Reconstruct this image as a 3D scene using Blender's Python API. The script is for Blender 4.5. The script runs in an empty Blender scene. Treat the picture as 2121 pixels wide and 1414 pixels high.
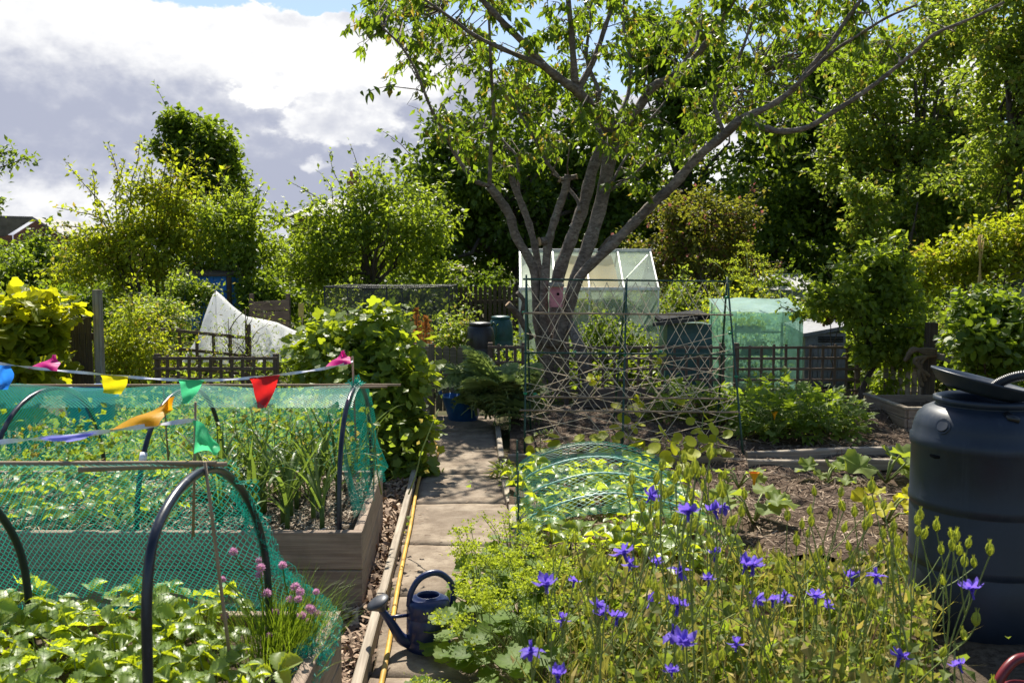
import bpy, math, random
import numpy as np
from mathutils import Matrix, Vector

random.seed(7)
rng = np.random.default_rng(11)
SC = bpy.context.scene
COL = SC.collection
R = math.radians

# ------------------------------------------------------------------ camera
F = 1850.0                      # focal length in pixels of the 2121 px wide photograph
CH = 1.65                       # eye height
PITCH = math.atan((707 - 560) / F)
cam_d = bpy.data.cameras.new('camera')
cam = bpy.data.objects.new('camera', cam_d)
COL.objects.link(cam)
cam_d.sensor_width = 36.0
cam_d.lens = 36.0 * F / 2121.0
cam_d.clip_start = 0.05
cam_d.clip_end = 1000.0
cam.location = (0, 0, CH)
cam.rotation_euler = (R(90) - PITCH, 0, 0)
cam_d.dof.use_dof = True
cam_d.dof.focus_distance = 6.0
cam_d.dof.aperture_fstop = 6.3
SC.camera = cam

# ------------------------------------------------------------------ exposure
SC.view_settings.view_transform = 'Standard'
SC.view_settings.look = 'None'
SC.view_settings.gamma = 1.0
SC.view_settings.exposure = 1.06
SC.cycles.use_denoising = True
SC.cycles.denoiser = 'OPENIMAGEDENOISE'
SC.cycles.denoising_input_passes = 'RGB_ALBEDO_NORMAL'
SC.cycles.denoising_prefilter = 'ACCURATE'
SC.cycles.max_bounces = 8
SC.cycles.diffuse_bounces = 3
SC.cycles.glossy_bounces = 3
SC.cycles.transmission_bounces = 6
SC.cycles.transparent_max_bounces = 16
SC.cycles.sample_clamp_indirect = 6.0
SC.cycles.caustics_reflective = False
SC.cycles.caustics_refractive = False

# ------------------------------------------------------------------ sun
SUN_EL, SUN_AZ = R(53), R(-6)          # azimuth from +Y, towards +X
sd = Vector((math.sin(SUN_AZ) * math.cos(SUN_EL), math.cos(SUN_AZ) * math.cos(SUN_EL), math.sin(SUN_EL)))
sun_d = bpy.data.lights.new('sun', 'SUN')
sun_d.energy = 4.8
sun_d.angle = R(0.53)
sun_d.color = (1.0, 0.94, 0.82)
sun = bpy.data.objects.new('sun', sun_d)
COL.objects.link(sun)
sun.rotation_euler = (-sd).to_track_quat('-Z', 'Y').to_euler()

# ------------------------------------------------------------------ node helpers
class X:
    """arithmetic on node sockets"""
    def __init__(s, nt, sock): s.nt, s.s = nt, sock
    def _m(s, op, *o):
        n = s.nt.nodes.new('ShaderNodeMath'); n.operation = op
        for i, v in enumerate((s,) + o):
            if isinstance(v, X): s.nt.links.new(v.s, n.inputs[i])
            else: n.inputs[i].default_value = v
        return X(s.nt, n.outputs[0])
    def __add__(s, o): return s._m('ADD', o)
    def __sub__(s, o): return s._m('SUBTRACT', o)
    def __mul__(s, o): return s._m('MULTIPLY', o)
    def __truediv__(s, o): return s._m('DIVIDE', o)
    def pw(s, o): return s._m('POWER', o)
    def clamp(s):
        n = s._m('ADD', 0.0); n.s.node.use_clamp = True; return n
    def step(s, a, b):
        n = s.nt.nodes.new('ShaderNodeMapRange'); n.interpolation_type = 'SMOOTHSTEP'
        s.nt.links.new(s.s, n.inputs[0]); n.inputs[1].default_value = a; n.inputs[2].default_value = b
        return X(s.nt, n.outputs[0])

def noise(nt, vec, scale, detail=4, rough=0.55, dist=0.0):
    n = nt.nodes.new('ShaderNodeTexNoise')
    n.inputs['Scale'].default_value = scale; n.inputs['Detail'].default_value = detail
    n.inputs['Roughness'].default_value = rough; n.inputs['Distortion'].default_value = dist
    if vec is not None: nt.links.new(vec, n.inputs['Vector'])
    return n

def mixc(nt, fac, a, b, mode='MIX'):
    n = nt.nodes.new('ShaderNodeMix'); n.data_type = 'RGBA'; n.blend_type = mode
    for idx, v in ((0, fac), (6, a), (7, b)):
        if isinstance(v, X): nt.links.new(v.s, n.inputs[idx])
        elif hasattr(v, 'links'): nt.links.new(v, n.inputs[idx])
        else: n.inputs[idx].default_value = (v if idx == 0 else (*v, 1.0)[:4])
    return n.outputs[2]

def mapping(nt, src, scale=(1, 1, 1), rot=(0, 0, 0)):
    m = nt.nodes.new('ShaderNodeMapping'); m.inputs['Scale'].default_value = scale; m.inputs['Rotation'].default_value = rot
    nt.links.new(src, m.inputs['Vector']); return m.outputs[0]

# ------------------------------------------------------------------ world: Nishita sky with a bank of cumulus
W = bpy.data.worlds.new('World'); SC.world = W; W.use_nodes = True
nt = W.node_tree; nt.nodes.clear()
tc = nt.nodes.new('ShaderNodeTexCoord')
dirv = tc.outputs['Generated']
sep = nt.nodes.new('ShaderNodeSeparateXYZ'); nt.links.new(dirv, sep.inputs[0])
dx, dy, dz = (X(nt, sep.outputs[i]) for i in range(3))
az = dx._m('ARCTAN2', dy) * F
el = dz._m('ARCSINE') * F
skew = mapping(nt, dirv, (1.0, 1.0, 1.5))
n_big = noise(nt, skew, 5.0, 6, 0.6)
n_fine = noise(nt, skew, 13.0, 9, 0.54, .1)
n_d = noise(nt, skew, 9.0, 6, 0.6)
lift = nt.nodes.new('ShaderNodeVectorMath'); lift.operation = 'ADD'; nt.links.new(skew, lift.inputs[0]); lift.inputs[1].default_value = (-.004, 0, .022)
n_up = noise(nt, lift.outputs[0], 13.0, 9, 0.54, .1)
n_up2 = noise(nt, lift.outputs[0], 5.0, 6, 0.6)
sc_ = nt.nodes.new('ShaderNodeSeparateColor'); nt.links.new(n_d.outputs['Color'], sc_.inputs[0])
ox = (X(nt, sc_.outputs[0]) - 0.5) * 240.0
oy = (X(nt, sc_.outputs[1]) - 0.5) * 170.0
U, V = az + ox, el + oy
def blob(u, v, su, sv, a=1.0):
    """a soft mass of cloud; u, v are the angles (times F) from straight ahead and from the horizon"""
    px = math.atan((u - 1060) / F) * F; pv = math.atan((560 - v) / F * math.cos(px / F)) * F
    p = (U - px) / su; q = (V - pv) / sv
    return ((p * p + q * q) * -1.0)._m('EXPONENT') * a
fb, ff = X(nt, n_big.outputs[0]), X(nt, n_fine.outputs[0])
relief = (ff - X(nt, n_up.outputs[0])) * 1.3 + (fb - X(nt, n_up2.outputs[0])) * 2.2      # tops of the billows face the sun
cov = blob(150, 230, 640, 300, 1.15) + blob(700, 190, 260, 110, 0.8) + blob(720, 275, 190, 75, 0.9) + blob(560, 480, 420, 80, 0.5) \
    + blob(1980, 170, 150, 80, .8) + blob(1500, 380, 300, 120, .8) + blob(1300, 300, 300, 140, .5) - blob(640, -30, 240, 75, 1.0) - blob(1450, 10, 420, 150, .5)
cov = cov + (fb - 0.5) * 1.2 + (ff - .5) * .7 + 0.10
cover = cov.step(0.36, 0.47)
lit = blob(60, 40, 420, 105, .9) + blob(430, 70, 230, 60, 0.6) + blob(760, 150, 200, 60, 0.8) + blob(600, 150, 120, 50, .6) \
    + blob(60, 410, 230, 48, .9) + blob(600, 480, 260, 50, 0.55) + blob(1980, 170, 200, 120, 1) + blob(1500, 380, 400, 160, 1.0)
soft = (lit + relief + (fb - 0.5) * 0.7 + 0.06).step(-0.05, 1.1)
puff = (blob(715, 272, 150, 52, 1.0) + blob(655, 362, 60, 22, .62) + blob(790, 190, 130, 60, .8) + blob(540, 195, 110, 18, .7) + blob(480, 90, 170, 45, .6) + (ff - .5) * 1.5 + (fb - .5) * .6).step(.40, .62)
edge = cov.step(0.62, 0.40)
shade = (soft + puff * (relief * .8 + .62) + edge * 0.35).clamp()
ccol = mixc(nt, shade, (0.45, 0.48, 0.60), (1.0, 1.0, 1.0))
sky = nt.nodes.new('ShaderNodeTexSky'); sky.sky_type = 'NISHITA'; sky.sun_disc = False
sky.sun_elevation = SUN_EL; sky.sun_rotation = SUN_AZ
sky.air_density = 1.0; sky.dust_density = 0.6; sky.ozone_density = 1.5
b1 = nt.nodes.new('ShaderNodeBackground'); b1.inputs['Strength'].default_value = 0.07
nt.links.new(sky.outputs[0], b1.inputs['Color'])
b2 = nt.nodes.new('ShaderNodeBackground'); b2.inputs['Strength'].default_value = 0.51
nt.links.new(ccol, b2.inputs['Color'])
ms = nt.nodes.new('ShaderNodeMixShader'); nt.links.new(cover.s, ms.inputs[0])
nt.links.new(b1.outputs[0], ms.inputs[1]); nt.links.new(b2.outputs[0], ms.inputs[2])
wo = nt.nodes.new('ShaderNodeOutputWorld'); nt.links.new(ms.outputs[0], wo.inputs['Surface'])

# ------------------------------------------------------------------ from a place in the photograph to a point in the garden
_c, _s = math.cos(PITCH), math.sin(PITCH)
def ray(u, v):
    xc, yc = (u - 1060.5) / F, (707 - v) / F
    return Vector((xc, _c + yc * _s, -_s + yc * _c))
def at(u, v, y):
    d = ray(u, v); t = y / d.y
    return Vector((d.x * t, y, CH + d.z * t))
def gnd(u, v, z=0.0):
    d = ray(u, v); t = (z - CH) / d.z
    return Vector((d.x * t, d.y * t, z))
ORD = 'first second third fourth fifth sixth seventh eighth ninth tenth eleventh twelfth thirteenth fourteenth fifteenth sixteenth seventeenth eighteenth nineteenth twentieth'.split()
def nth(i, n):
    if i == 0: return 'leftmost'
    if i == n - 1: return 'rightmost'
    if i < len(ORD) and i <= n // 2: return ORD[i] + ' from the left'
    return (ORD[n - 1 - i] if n - 1 - i < len(ORD) else str(n - i) + 'th') + ' from the right'
def px2m(y): return y / F

# ------------------------------------------------------------------ objects
def link(o):
    COL.objects.link(o); return o
def tag(o, label=None, cat=None, group=None, kind=None):
    if label: o['label'] = label
    if cat: o['category'] = cat
    if group: o['group'] = group
    if kind: o['kind'] = kind
    return o
def thing(name, loc, label, cat, group=None):
    o = link(bpy.data.objects.new(name, None)); o.location = loc; o.empty_display_size = 0.05
    return tag(o, label, cat, group)
def rootloc(o):
    l = Vector(o.location) if not o.parent else Vector((0, 0, 0))
    return l
def put(name, mesh, parent=None, mat=None, M=None):
    """link a mesh whose matrix M is given in the world; parts hang on unrotated Empties or unmoved meshes"""
    o = link(bpy.data.objects.new(name, mesh))
    if mat is not None and not mesh.materials: mesh.materials.append(mat)
    M = M if M is not None else Matrix.Identity(4)
    if parent is not None:
        o.parent = parent
        q = parent; off = Matrix.Identity(4); chain = []
        while q is not None: chain.append(q); q = q.parent
        wm = Matrix.Identity(4)
        for q in reversed(chain): wm = wm @ q.matrix_parent_inverse @ q.matrix_basis
        o.matrix_parent_inverse = wm.inverted()
    o.matrix_basis = M
    return o

class MB:
    def __init__(s): s.v, s.f, s.sm = [], [], []
    def add(s, vs, fs, smooth=False):
        n = len(s.v); s.v.extend([tuple(p) for p in vs]); s.f.extend([tuple(i + n for i in f) for f in fs]); s.sm.extend([smooth] * len(fs))
        return s
    def box(s, lo, hi):
        (a, b, c), (d, e, f) = lo, hi
        return s.add([(a, b, c), (d, b, c), (d, e, c), (a, e, c), (a, b, f), (d, b, f), (d, e, f), (a, e, f)],
              [(0, 3, 2, 1), (4, 5, 6, 7), (0, 1, 5, 4), (1, 2, 6, 5), (2, 3, 7, 6), (3, 0, 4, 7)])
    def tube(s, pts, rad, sides=8, caps=True, smooth=True):
        pts = [Vector(p) for p in pts]; n = len(pts)
        if not hasattr(rad, '__len__'): rad = [rad] * n
        t0 = (pts[1] - pts[0]).normalized()
        ref = Vector((0, 0, 1)) if abs(t0.z) < 0.9 else Vector((1, 0, 0))
        a = t0.cross(ref).normalized()
        vs, fs = [], []
        for i in range(n):
            t = (pts[min(i + 1, n - 1)] - pts[max(i - 1, 0)])
            t = t.normalized() if t.length > 1e-9 else t0
            a = (a - t * a.dot(t)); a = a.normalized() if a.length > 1e-6 else t.orthogonal().normalized()
            b = t.cross(a)
            for k in range(sides):
                w = 2 * math.pi * k / sides
                vs.append(pts[i] + (a * math.cos(w) + b * math.sin(w)) * rad[i])
        for i in range(n - 1):
            for k in range(sides):
                k2 = (k + 1) % sides
                fs.append((i * sides + k, i * sides + k2, (i + 1) * sides + k2, (i + 1) * sides + k))
        s.add(vs, fs, smooth)
        if caps:
            m = len(s.v) - len(vs)
            s.f.append(tuple(m + k for k in reversed(range(sides)))); s.sm.append(False)
            s.f.append(tuple(m + (n - 1) * sides + k for k in range(sides))); s.sm.append(False)
        return s
    def lathe(s, prof, sides=24, c=(0, 0, 0), smooth=True, capb=True, capt=True, sq=(1, 1)):
        vs, fs = [], []
        for r, z in prof:
            for k in range(sides):
                w = 2 * math.pi * k / sides
                vs.append((c[0] + r * math.cos(w) * sq[0], c[1] + r * math.sin(w) * sq[1], c[2] + z))
        n = len(prof)
        for i in range(n - 1):
            for k in range(sides):
                k2 = (k + 1) % sides
                fs.append((i * sides + k, i * sides + k2, (i + 1) * sides + k2, (i + 1) * sides + k))
        s.add(vs, fs, smooth)
        m = len(s.v) - len(vs)
        if capb: s.f.append(tuple(m + k for k in reversed(range(sides)))); s.sm.append(False)
        if capt: s.f.append(tuple(m + (n - 1) * sides + k for k in range(sides))); s.sm.append(False)
        return s
    def mesh(s, name, mat=None):
        me = bpy.data.meshes.new(name); me.from_pydata(s.v, [], s.f)
        if mat is not None: me.materials.append(mat)
        me.polygons.foreach_set('use_smooth', s.sm); me.update()
        return me
    def build(s, name, mat, parent=None, M=None):
        return put(name, s.mesh(name, mat), parent, None, M)

def frame_matrix(p0, p1, up=(0, 0, 1)):
    p0, p1 = Vector(p0), Vector(p1)
    x = (p1 - p0).normalized(); up = Vector(up)
    if abs(x.dot(up.normalized())) > 0.97: up = Vector((0, 1, 0))
    y = up.cross(x).normalized(); z = x.cross(y)
    M = Matrix((x, y, z)).transposed().to_4x4(); M.translation = p0
    return M, (p1 - p0).length

def plank(name, p0, p1, w, h, mat, parent, up=(0, 0, 1), bev=0.12, warp=0.0):
    """a board from p0 to p1 (centre line), w across, h along up; its own mesh with chamfered long edges, grain along local x"""
    M, L = frame_matrix(p0, p1, up)
    b = min(w, h) * bev; a, c = w / 2, h / 2
    ring = [(-a + b, -c), (a - b, -c), (a, -c + b), (a, c - b), (a - b, c), (-a + b, c), (-a, c - b), (-a, -c + b)]
    ns = 4 if warp else 1
    vs, fs = [], []
    ph = random.random() * 6
    for i in range(ns + 1):
        o = warp * math.sin(ph + 3.0 * i / ns); o2 = warp * math.cos(ph * 2 + 4.0 * i / ns)
        vs += [(L * i / ns, y + o, z + o2 * .6) for y, z in ring]
    for i in range(ns):
        for k in range(8):
            k2 = (k + 1) % 8
            fs.append((i * 8 + k, i * 8 + k2, i * 8 + 8 + k2, i * 8 + 8 + k))
    fs.append(tuple(reversed(range(8)))); fs.append(tuple(ns * 8 + k for k in range(8)))
    mb = MB().add(vs, fs)
    return mb.build(name, mat, parent, M)

def cane(name, p0, p1, r, mat, parent, sides=6, bow=0.0, knots=True):
    M, L = frame_matrix(p0, p1)
    n = max(2, int(L / .16)) if knots else 6
    pts, rad = [], []
    for i in range(n + 1):
        t = i / n; o = bow * math.sin(math.pi * t)
        if knots and 0 < i < n:
            for e, q in ((-.006, 1), (0, 1.25), (.006, 1)):
                pts.append((L * t + e, 0, -o)); rad.append(r * q * (1 - .2 * t))
        else: pts.append((L * t, 0, -o)); rad.append(r * (1 - .2 * t))
    return MB().tube(pts, rad, sides).build(name, mat, parent, M)

def smooth_path(pts, n=4):
    """Catmull-Rom through the points"""
    P = [Vector(p) for p in pts]; P = [P[0] * 2 - P[1]] + P + [P[-1] * 2 - P[-2]]
    out = []
    for i in range(1, len(P) - 2):
        for k in range(n):
            t = k / n
            out.append(0.5 * ((2 * P[i]) + (P[i + 1] - P[i - 1]) * t + (2 * P[i - 1] - 5 * P[i] + 4 * P[i + 1] - P[i + 2]) * t * t + (3 * P[i] - P[i - 1] - 3 * P[i + 1] + P[i + 2]) * t ** 3))
    out.append(P[-2]); return out

# ------------------------------------------------------------------ numpy meshes: foliage, chips, nets
def np_mesh(name, V, Fc, mat, smooth=False):
    """V (n,3); Fc (m,k) faces of one size k"""
    me = bpy.data.meshes.new(name)
    n, (m, k) = len(V), Fc.shape
    me.vertices.add(n); me.vertices.foreach_set('co', np.ascontiguousarray(V, dtype=np.float32).ravel())
    me.loops.add(m * k); me.loops.foreach_set('vertex_index', np.ascontiguousarray(Fc, dtype=np.int32).ravel())
    me.polygons.add(m); me.polygons.foreach_set('loop_start', np.arange(0, m * k, k, dtype=np.int32))
    me.polygons.foreach_set('loop_total', np.full(m, k, dtype=np.int32))
    me.polygons.foreach_set('use_smooth', np.full(m, smooth))
    me.update(calc_edges=True)
    if mat is not None: me.materials.append(mat)
    return me

def unit(a): return a / np.maximum(np.linalg.norm(a, axis=-1, keepdims=True), 1e-9)
def frames(D, N):
    """rotation matrices with local y along D and local z near N"""
    D = unit(D); x = unit(np.cross(D, N)); z = np.cross(x, D)
    return np.stack([x, D, z], axis=-1)
def scatter(name, protos, P, D, N, S, mat, smooth=False):
    """one mesh of len(P) copies of the small leaf meshes in protos [(V, tris)]"""
    RM = frames(np.asarray(D, float), np.asarray(N, float)); P = np.asarray(P, float); S = np.asarray(S, float)
    pick = rng.integers(0, len(protos), len(P))
    Vs, Fs, off = [], [], 0
    for i, (v, f) in enumerate(protos):
        q = np.nonzero(pick == i)[0]
        if not len(q): continue
        vv = np.einsum('nij,kj->nki', RM[q], v) * S[q][:, None, None] + P[q][:, None, :]
        Vs.append(vv.reshape(-1, 3))
        ff = f[None] + (np.arange(len(q)) * len(v))[:, None, None] + off
        Fs.append(ff.reshape(-1, f.shape[1])); off += len(q) * len(v)
    return np_mesh(name, np.concatenate(Vs), np.concatenate(Fs), mat, smooth)

def leaf_simple(w=.25, fold=.08, droop=.12, belly=.45):
    v = np.array([(0, 0, 0), (-w, belly, fold), (w, belly, fold), (0, belly, 0.02), (0, 1, -droop)], float)
    return v, np.array([(0, 2, 3), (0, 3, 1), (3, 2, 4), (3, 4, 1)])
def leaf_diamond(w=.3, fold=.1, droop=.1):
    v = np.array([(0, 0, 0), (w, .5, fold), (0, 1, -droop), (-w, .45, fold)], float)
    return v, np.array([(0, 1, 2), (0, 2, 3)])
def blade(widths, fold=.1, droop=.2, arch=0.0, wave=0.0, L=1.0):
    """a leaf with a midrib; widths = half width at even steps"""
    n = len(widths); vs, fs = [], []
    for i, w in enumerate(widths):
        t = i / (n - 1); z = arch * math.sin(math.pi * t) - droop * t * t; wv = wave * (1 if i % 2 else -1)
        vs += [(-w, L * t, z + fold * w / max(max(widths), 1e-6) + wv), (0, L * t, z), (w, L * t, z + fold * w / max(max(widths), 1e-6) - wv)]
        if i:
            a = 3 * (i - 1)
            fs += [(a, a + 1, a + 4), (a, a + 4, a + 3), (a + 1, a + 2, a + 5), (a + 1, a + 5, a + 4)]
    return np.array(vs, float), np.array(fs)
def leaf_lobed(lobes=5, depth=.3, serr=.06, n=30, cup=.12, heart=.25, wave=.0, R0=.5):
    """a round lobed leaf seen from above: stalk at the origin, blade centre at y = R0*0.6"""
    vs = [(0, R0 * .55, 0)]
    for i in range(n):
        a = 2 * math.pi * i / n                           # 0 = tip
        lob = 1 - depth * (0.5 - 0.5 * math.cos(a * lobes)) ** 0.8 if depth else 1
        if abs(a - math.pi) < .55: lob *= 1 - heart * (1 - abs(a - math.pi) / .55)
        r = R0 * lob * (1 + serr * (1 if i % 2 else -1)) * (1.0 + .12 * math.cos(a))
        z = cup * (r / R0) ** 2 * R0 * (1 if wave == 0 else 1 + wave * math.sin(a * lobes)) - .12 * max(0, math.cos(a)) * R0
        vs.append((r * math.sin(a), R0 * .55 + r * math.cos(a), z))
    fs = [(0, 1 + i, 1 + (i + 1) % n) for i in range(n)]
    return np.array(vs, float), np.array([(a, c, b) for a, b, c in fs])
def merge(parts):
    V, Fc, o = [], [], 0
    for v, f in parts: V.append(v); Fc.append(f + o); o += len(v)
    return np.concatenate(V), np.concatenate(Fc)
def xf(vf, rz=0, rx=0, s=1.0, t=(0, 0, 0)):
    M = np.array(Matrix.Rotation(rz, 3, 'Z') @ Matrix.Rotation(rx, 3, 'X'))
    return vf[0] @ M.T * s + np.array(t), vf[1]
def strawberry_leaf(fold=.06, droop=.18):
    w = [.03, .22, .20, .35, .30, .42, .34, .41, .30, .28, .15, .05]
    l = blade(w, fold * 3, droop, .02)
    return merge([xf(l, 0, .05, .62, (0, .02, 0)), xf(l, 1.25, .0, .56), xf(l, -1.25, .0, .56)])

def leaf_mesh(name, vf, mat): return np_mesh(name, vf[0], vf[1], mat, True)
def leaf_put(name, me, pos, d, nrm, s, parent):
    Rm = frames(np.array([d], float), np.array([nrm], float))[0]
    M = Matrix([list(r) for r in Rm]).to_4x4() @ Matrix.Scale(s, 4); M.translation = pos
    return put(name, me, parent, None, M)

def rand_dirs(n, up=0.0, flat=1.0):
    d = rng.normal(size=(n, 3)); d[:, 2] = d[:, 2] * flat + up
    return unit(d)

def net_mesh(name, P, width, mat, parity=True):
    """a knotted net of thin ribbons over the grid of points P (a,b,3)"""
    Nn = np.cross(np.gradient(P, axis=0), np.gradient(P, axis=1)); Nn = unit(Nn)
    a, b = P.shape[:2]
    I, J = np.meshgrid(np.arange(a - 1), np.arange(b - 1), indexing='ij')
    even = ((I + J) % 2 == 0)
    A = np.where(even[..., None], P[:-1, :-1], P[:-1, 1:]); B = np.where(even[..., None], P[1:, 1:], P[1:, :-1])
    N_ = Nn[:-1, :-1]
    A, B, N_ = A.reshape(-1, 3), B.reshape(-1, 3), N_.reshape(-1, 3)
    d = unit(B - A); s = unit(np.cross(d, N_)) * width / 2
    V = np.stack([A - s, A + s, B + s, B - s], axis=1).reshape(-1, 3)
    # a knot at every second grid node
    Q = P[::2, ::2].reshape(-1, 3); Mq = Nn[::2, ::2].reshape(-1, 3)
    q1 = unit(np.cross(Mq, np.array([.3, .8, .5]))) * width * 1.1; q2 = np.cross(Mq, q1)
    K = np.stack([Q - q1, Q - q2, Q + q1, Q + q2], axis=1).reshape(-1, 3) + np.repeat(Mq, 4, axis=0) * .0006
    Vv = np.concatenate([V, K])
    Fc = np.arange(len(Vv)).reshape(-1, 4)
    return np_mesh(name, Vv, Fc, mat)
# ------------------------------------------------------------------ materials
def new_mat(name):
    m = bpy.data.materials.new(name); m.use_nodes = True; nt = m.node_tree; nt.nodes.clear()
    out = nt.nodes.new('ShaderNodeOutputMaterial'); tc = nt.nodes.new('ShaderNodeTexCoord')
    return m, nt, out, tc.outputs['Object']
def principled(nt, rough=.6, spec=.4, metal=0.0):
    p = nt.nodes.new('ShaderNodeBsdfPrincipled'); p.inputs['Roughness'].default_value = rough
    p.inputs['Specular IOR Level'].default_value = spec; p.inputs['Metallic'].default_value = metal
    return p
def bump(nt, h, p, strength=.4, dist=.01):
    b = nt.nodes.new('ShaderNodeBump'); b.inputs['Strength'].default_value = strength; b.inputs['Distance'].default_value = dist
    nt.links.new(h, b.inputs['Height']); nt.links.new(b.outputs[0], p.inputs['Normal'])
def rnd(nt):
    """a random number for each separate leaf or object"""
    g = nt.nodes.new('ShaderNodeNewGeometry'); o = nt.nodes.new('ShaderNodeObjectInfo')
    return (X(nt, g.outputs['Random Per Island']) + X(nt, o.outputs['Random']))._m('FRACT')
MATS = {}
def leaf_mat(name, dark, light, trans, rough=.42, spec=.45, tfac=.42, yellow=None, pale=None):
    if name in MATS: return MATS[name]
    if dark[1] > dark[2] * 1.2:      # green leaves
        dark, light, trans = (tuple(a * b for a, b in zip(q, (1.15, 1.09, .66))) for q in (dark, light, trans))
    if name != 'strawberry_leaf': spec *= .62; rough += .07
    tfac = min(.55, tfac + .06)
    m, nt, out, oc = new_mat(name)
    r = rnd(nt)
    c = mixc(nt, r, dark, light)
    t = mixc(nt, r, tuple(x * .75 for x in trans), tuple(x * 1.25 for x in trans))
    r2 = (r * 7.31)._m('FRACT')
    if yellow:
        k = r2.step(.9, .93); c = mixc(nt, k, c, yellow); t = mixc(nt, k, t, tuple(x * 1.6 for x in yellow))
    n = noise(nt, oc, 9.0, 3)
    c = mixc(nt, X(nt, n.outputs[0]).step(.35, .7) * .35, c, tuple(x * 1.5 for x in light))
    p = principled(nt, rough, spec); nt.links.new(c, p.inputs['Base Color'])
    tr = nt.nodes.new('ShaderNodeBsdfTranslucent'); nt.links.new(t, tr.inputs['Color'])
    mx = nt.nodes.new('ShaderNodeMixShader'); mx.inputs[0].default_value = tfac
    nt.links.new(p.outputs[0], mx.inputs[1]); nt.links.new(tr.outputs[0], mx.inputs[2])
    nt.links.new(mx.outputs[0], out.inputs['Surface']); MATS[name] = m; return m
def wood_mat(name, dark, light, rough=.8, scale=1.0, stain=None):
    m, nt, out, oc = new_mat(name)
    r = nt.nodes.new('ShaderNodeObjectInfo').outputs['Random']
    off = nt.nodes.new('ShaderNodeVectorMath'); off.operation = 'ADD'
    cmb = nt.nodes.new('ShaderNodeCombineXYZ'); k = X(nt, r) * 17.0
    for i in range(3): nt.links.new(k.s, cmb.inputs[i])
    nt.links.new(oc, off.inputs[0]); nt.links.new(cmb.outputs[0], off.inputs[1])
    g = noise(nt, mapping(nt, off.outputs[0], (1.5 * scale, 40 * scale, 40 * scale)), 1.6, 6, .65, .4)
    b = noise(nt, off.outputs[0], 5.0, 4)
    gf = X(nt, g.outputs[0]).step(.3, .72)
    c = mixc(nt, gf, dark, light)
    c = mixc(nt, X(nt, b.outputs[0]).step(.45, .75) * .55, c, stain or tuple(x * .6 for x in dark))
    c = mixc(nt, X(nt, r) * .35, c, tuple(x * .7 for x in light))
    p = principled(nt, rough, .25); nt.links.new(c, p.inputs['Base Color'])
    bump(nt, g.outputs[0], p, .35, .004)
    nt.links.new(p.outputs[0], out.inputs['Surface']); return m
def plain_mat(name, col, rough=.5, spec=.4, metal=0.0, var=.25, scale=12.0, bumps=0.0, dust=None):
    m, nt, out, oc = new_mat(name)
    n = noise(nt, oc, scale, 5, .6)
    c = mixc(nt, X(nt, n.outputs[0]).step(.3, .7), tuple(x * (1 - var) for x in col), tuple(min(1, x * (1 + var)) for x in col))
    p = principled(nt, rough, spec, metal)
    if dust:
        n2 = noise(nt, mapping(nt, oc, (1, 1, .4)), 5.0, 6, .7)
        n3 = noise(nt, mapping(nt, oc, (22, 22, .8)), 1.6, 5, .6); n4 = noise(nt, oc, 60.0, 3, .6)
        k = (X(nt, n2.outputs[0]).step(.46, .8) * .5 + X(nt, n3.outputs[0]).step(.56, .74) * .35 + X(nt, n4.outputs[0]).step(.66, .74) * .3).clamp()
        c = mixc(nt, k, c, dust)
        rr = k * .4 + rough; nt.links.new(rr.s, p.inputs['Roughness'])
    nt.links.new(c, p.inputs['Base Color'])
    if bumps: bump(nt, n.outputs[0], p, bumps, .006)
    nt.links.new(p.outputs[0], out.inputs['Surface']); return m
def film_mat(name, col, clear=.3, trans=.5, rough=.3, wr=8.0, dirt=0.0, spec=.4):
    """a thin sheet of plastic, fleece or glass: part see-through, part glowing against the light"""
    m, nt, out, oc = new_mat(name)
    n = noise(nt, oc, wr, 5, .6)
    f = X(nt, n.outputs[0])
    c = mixc(nt, f, tuple(x * .8 for x in col), tuple(min(1, x * 1.15) for x in col))
    p = principled(nt, rough, spec); nt.links.new(c, p.inputs['Base Color'])
    tr = nt.nodes.new('ShaderNodeBsdfTranslucent'); nt.links.new(c, tr.inputs['Color'])
    a = nt.nodes.new('ShaderNodeMixShader'); a.inputs[0].default_value = trans
    nt.links.new(p.outputs[0], a.inputs[1]); nt.links.new(tr.outputs[0], a.inputs[2])
    if clear <= 0:
        nt.links.new(a.outputs[0], out.inputs['Surface']); return m
    tp = nt.nodes.new('ShaderNodeBsdfTransparent'); tp.inputs[0].default_value = (*[min(1, .6 + .4 * x / max(col)) for x in col], 1)
    b = nt.nodes.new('ShaderNodeMixShader')
    k = (f.step(.3, .75) * dirt * -1.0 + clear).clamp(); nt.links.new(k.s, b.inputs[0])
    nt.links.new(a.outputs[0], b.inputs[1]); nt.links.new(tp.outputs[0], b.inputs[2])
    nt.links.new(b.outputs[0], out.inputs['Surface']); return m
def earth_mat(name, cols, scale=14.0, rough=.95):
    m, nt, out, oc = new_mat(name)
    a = noise(nt, oc, scale, 8, .7); b = noise(nt, oc, scale * .12, 4); f = noise(nt, oc, scale * 9, 4, .7)
    c = mixc(nt, X(nt, a.outputs[0]).step(.35, .65), cols[0], cols[1])
    c = mixc(nt, X(nt, b.outputs[0]).step(.4, .65) * .7, c, cols[2])
    c = mixc(nt, X(nt, f.outputs[0]).step(.55, .7) * .6, c, cols[1])
    p = principled(nt, rough, .15); nt.links.new(c, p.inputs['Base Color'])
    hh = X(nt, a.outputs[0]) + X(nt, f.outputs[0]) * .4
    bump(nt, hh.s, p, .9, .02); nt.links.new(p.outputs[0], out.inputs['Surface']); return m
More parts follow.
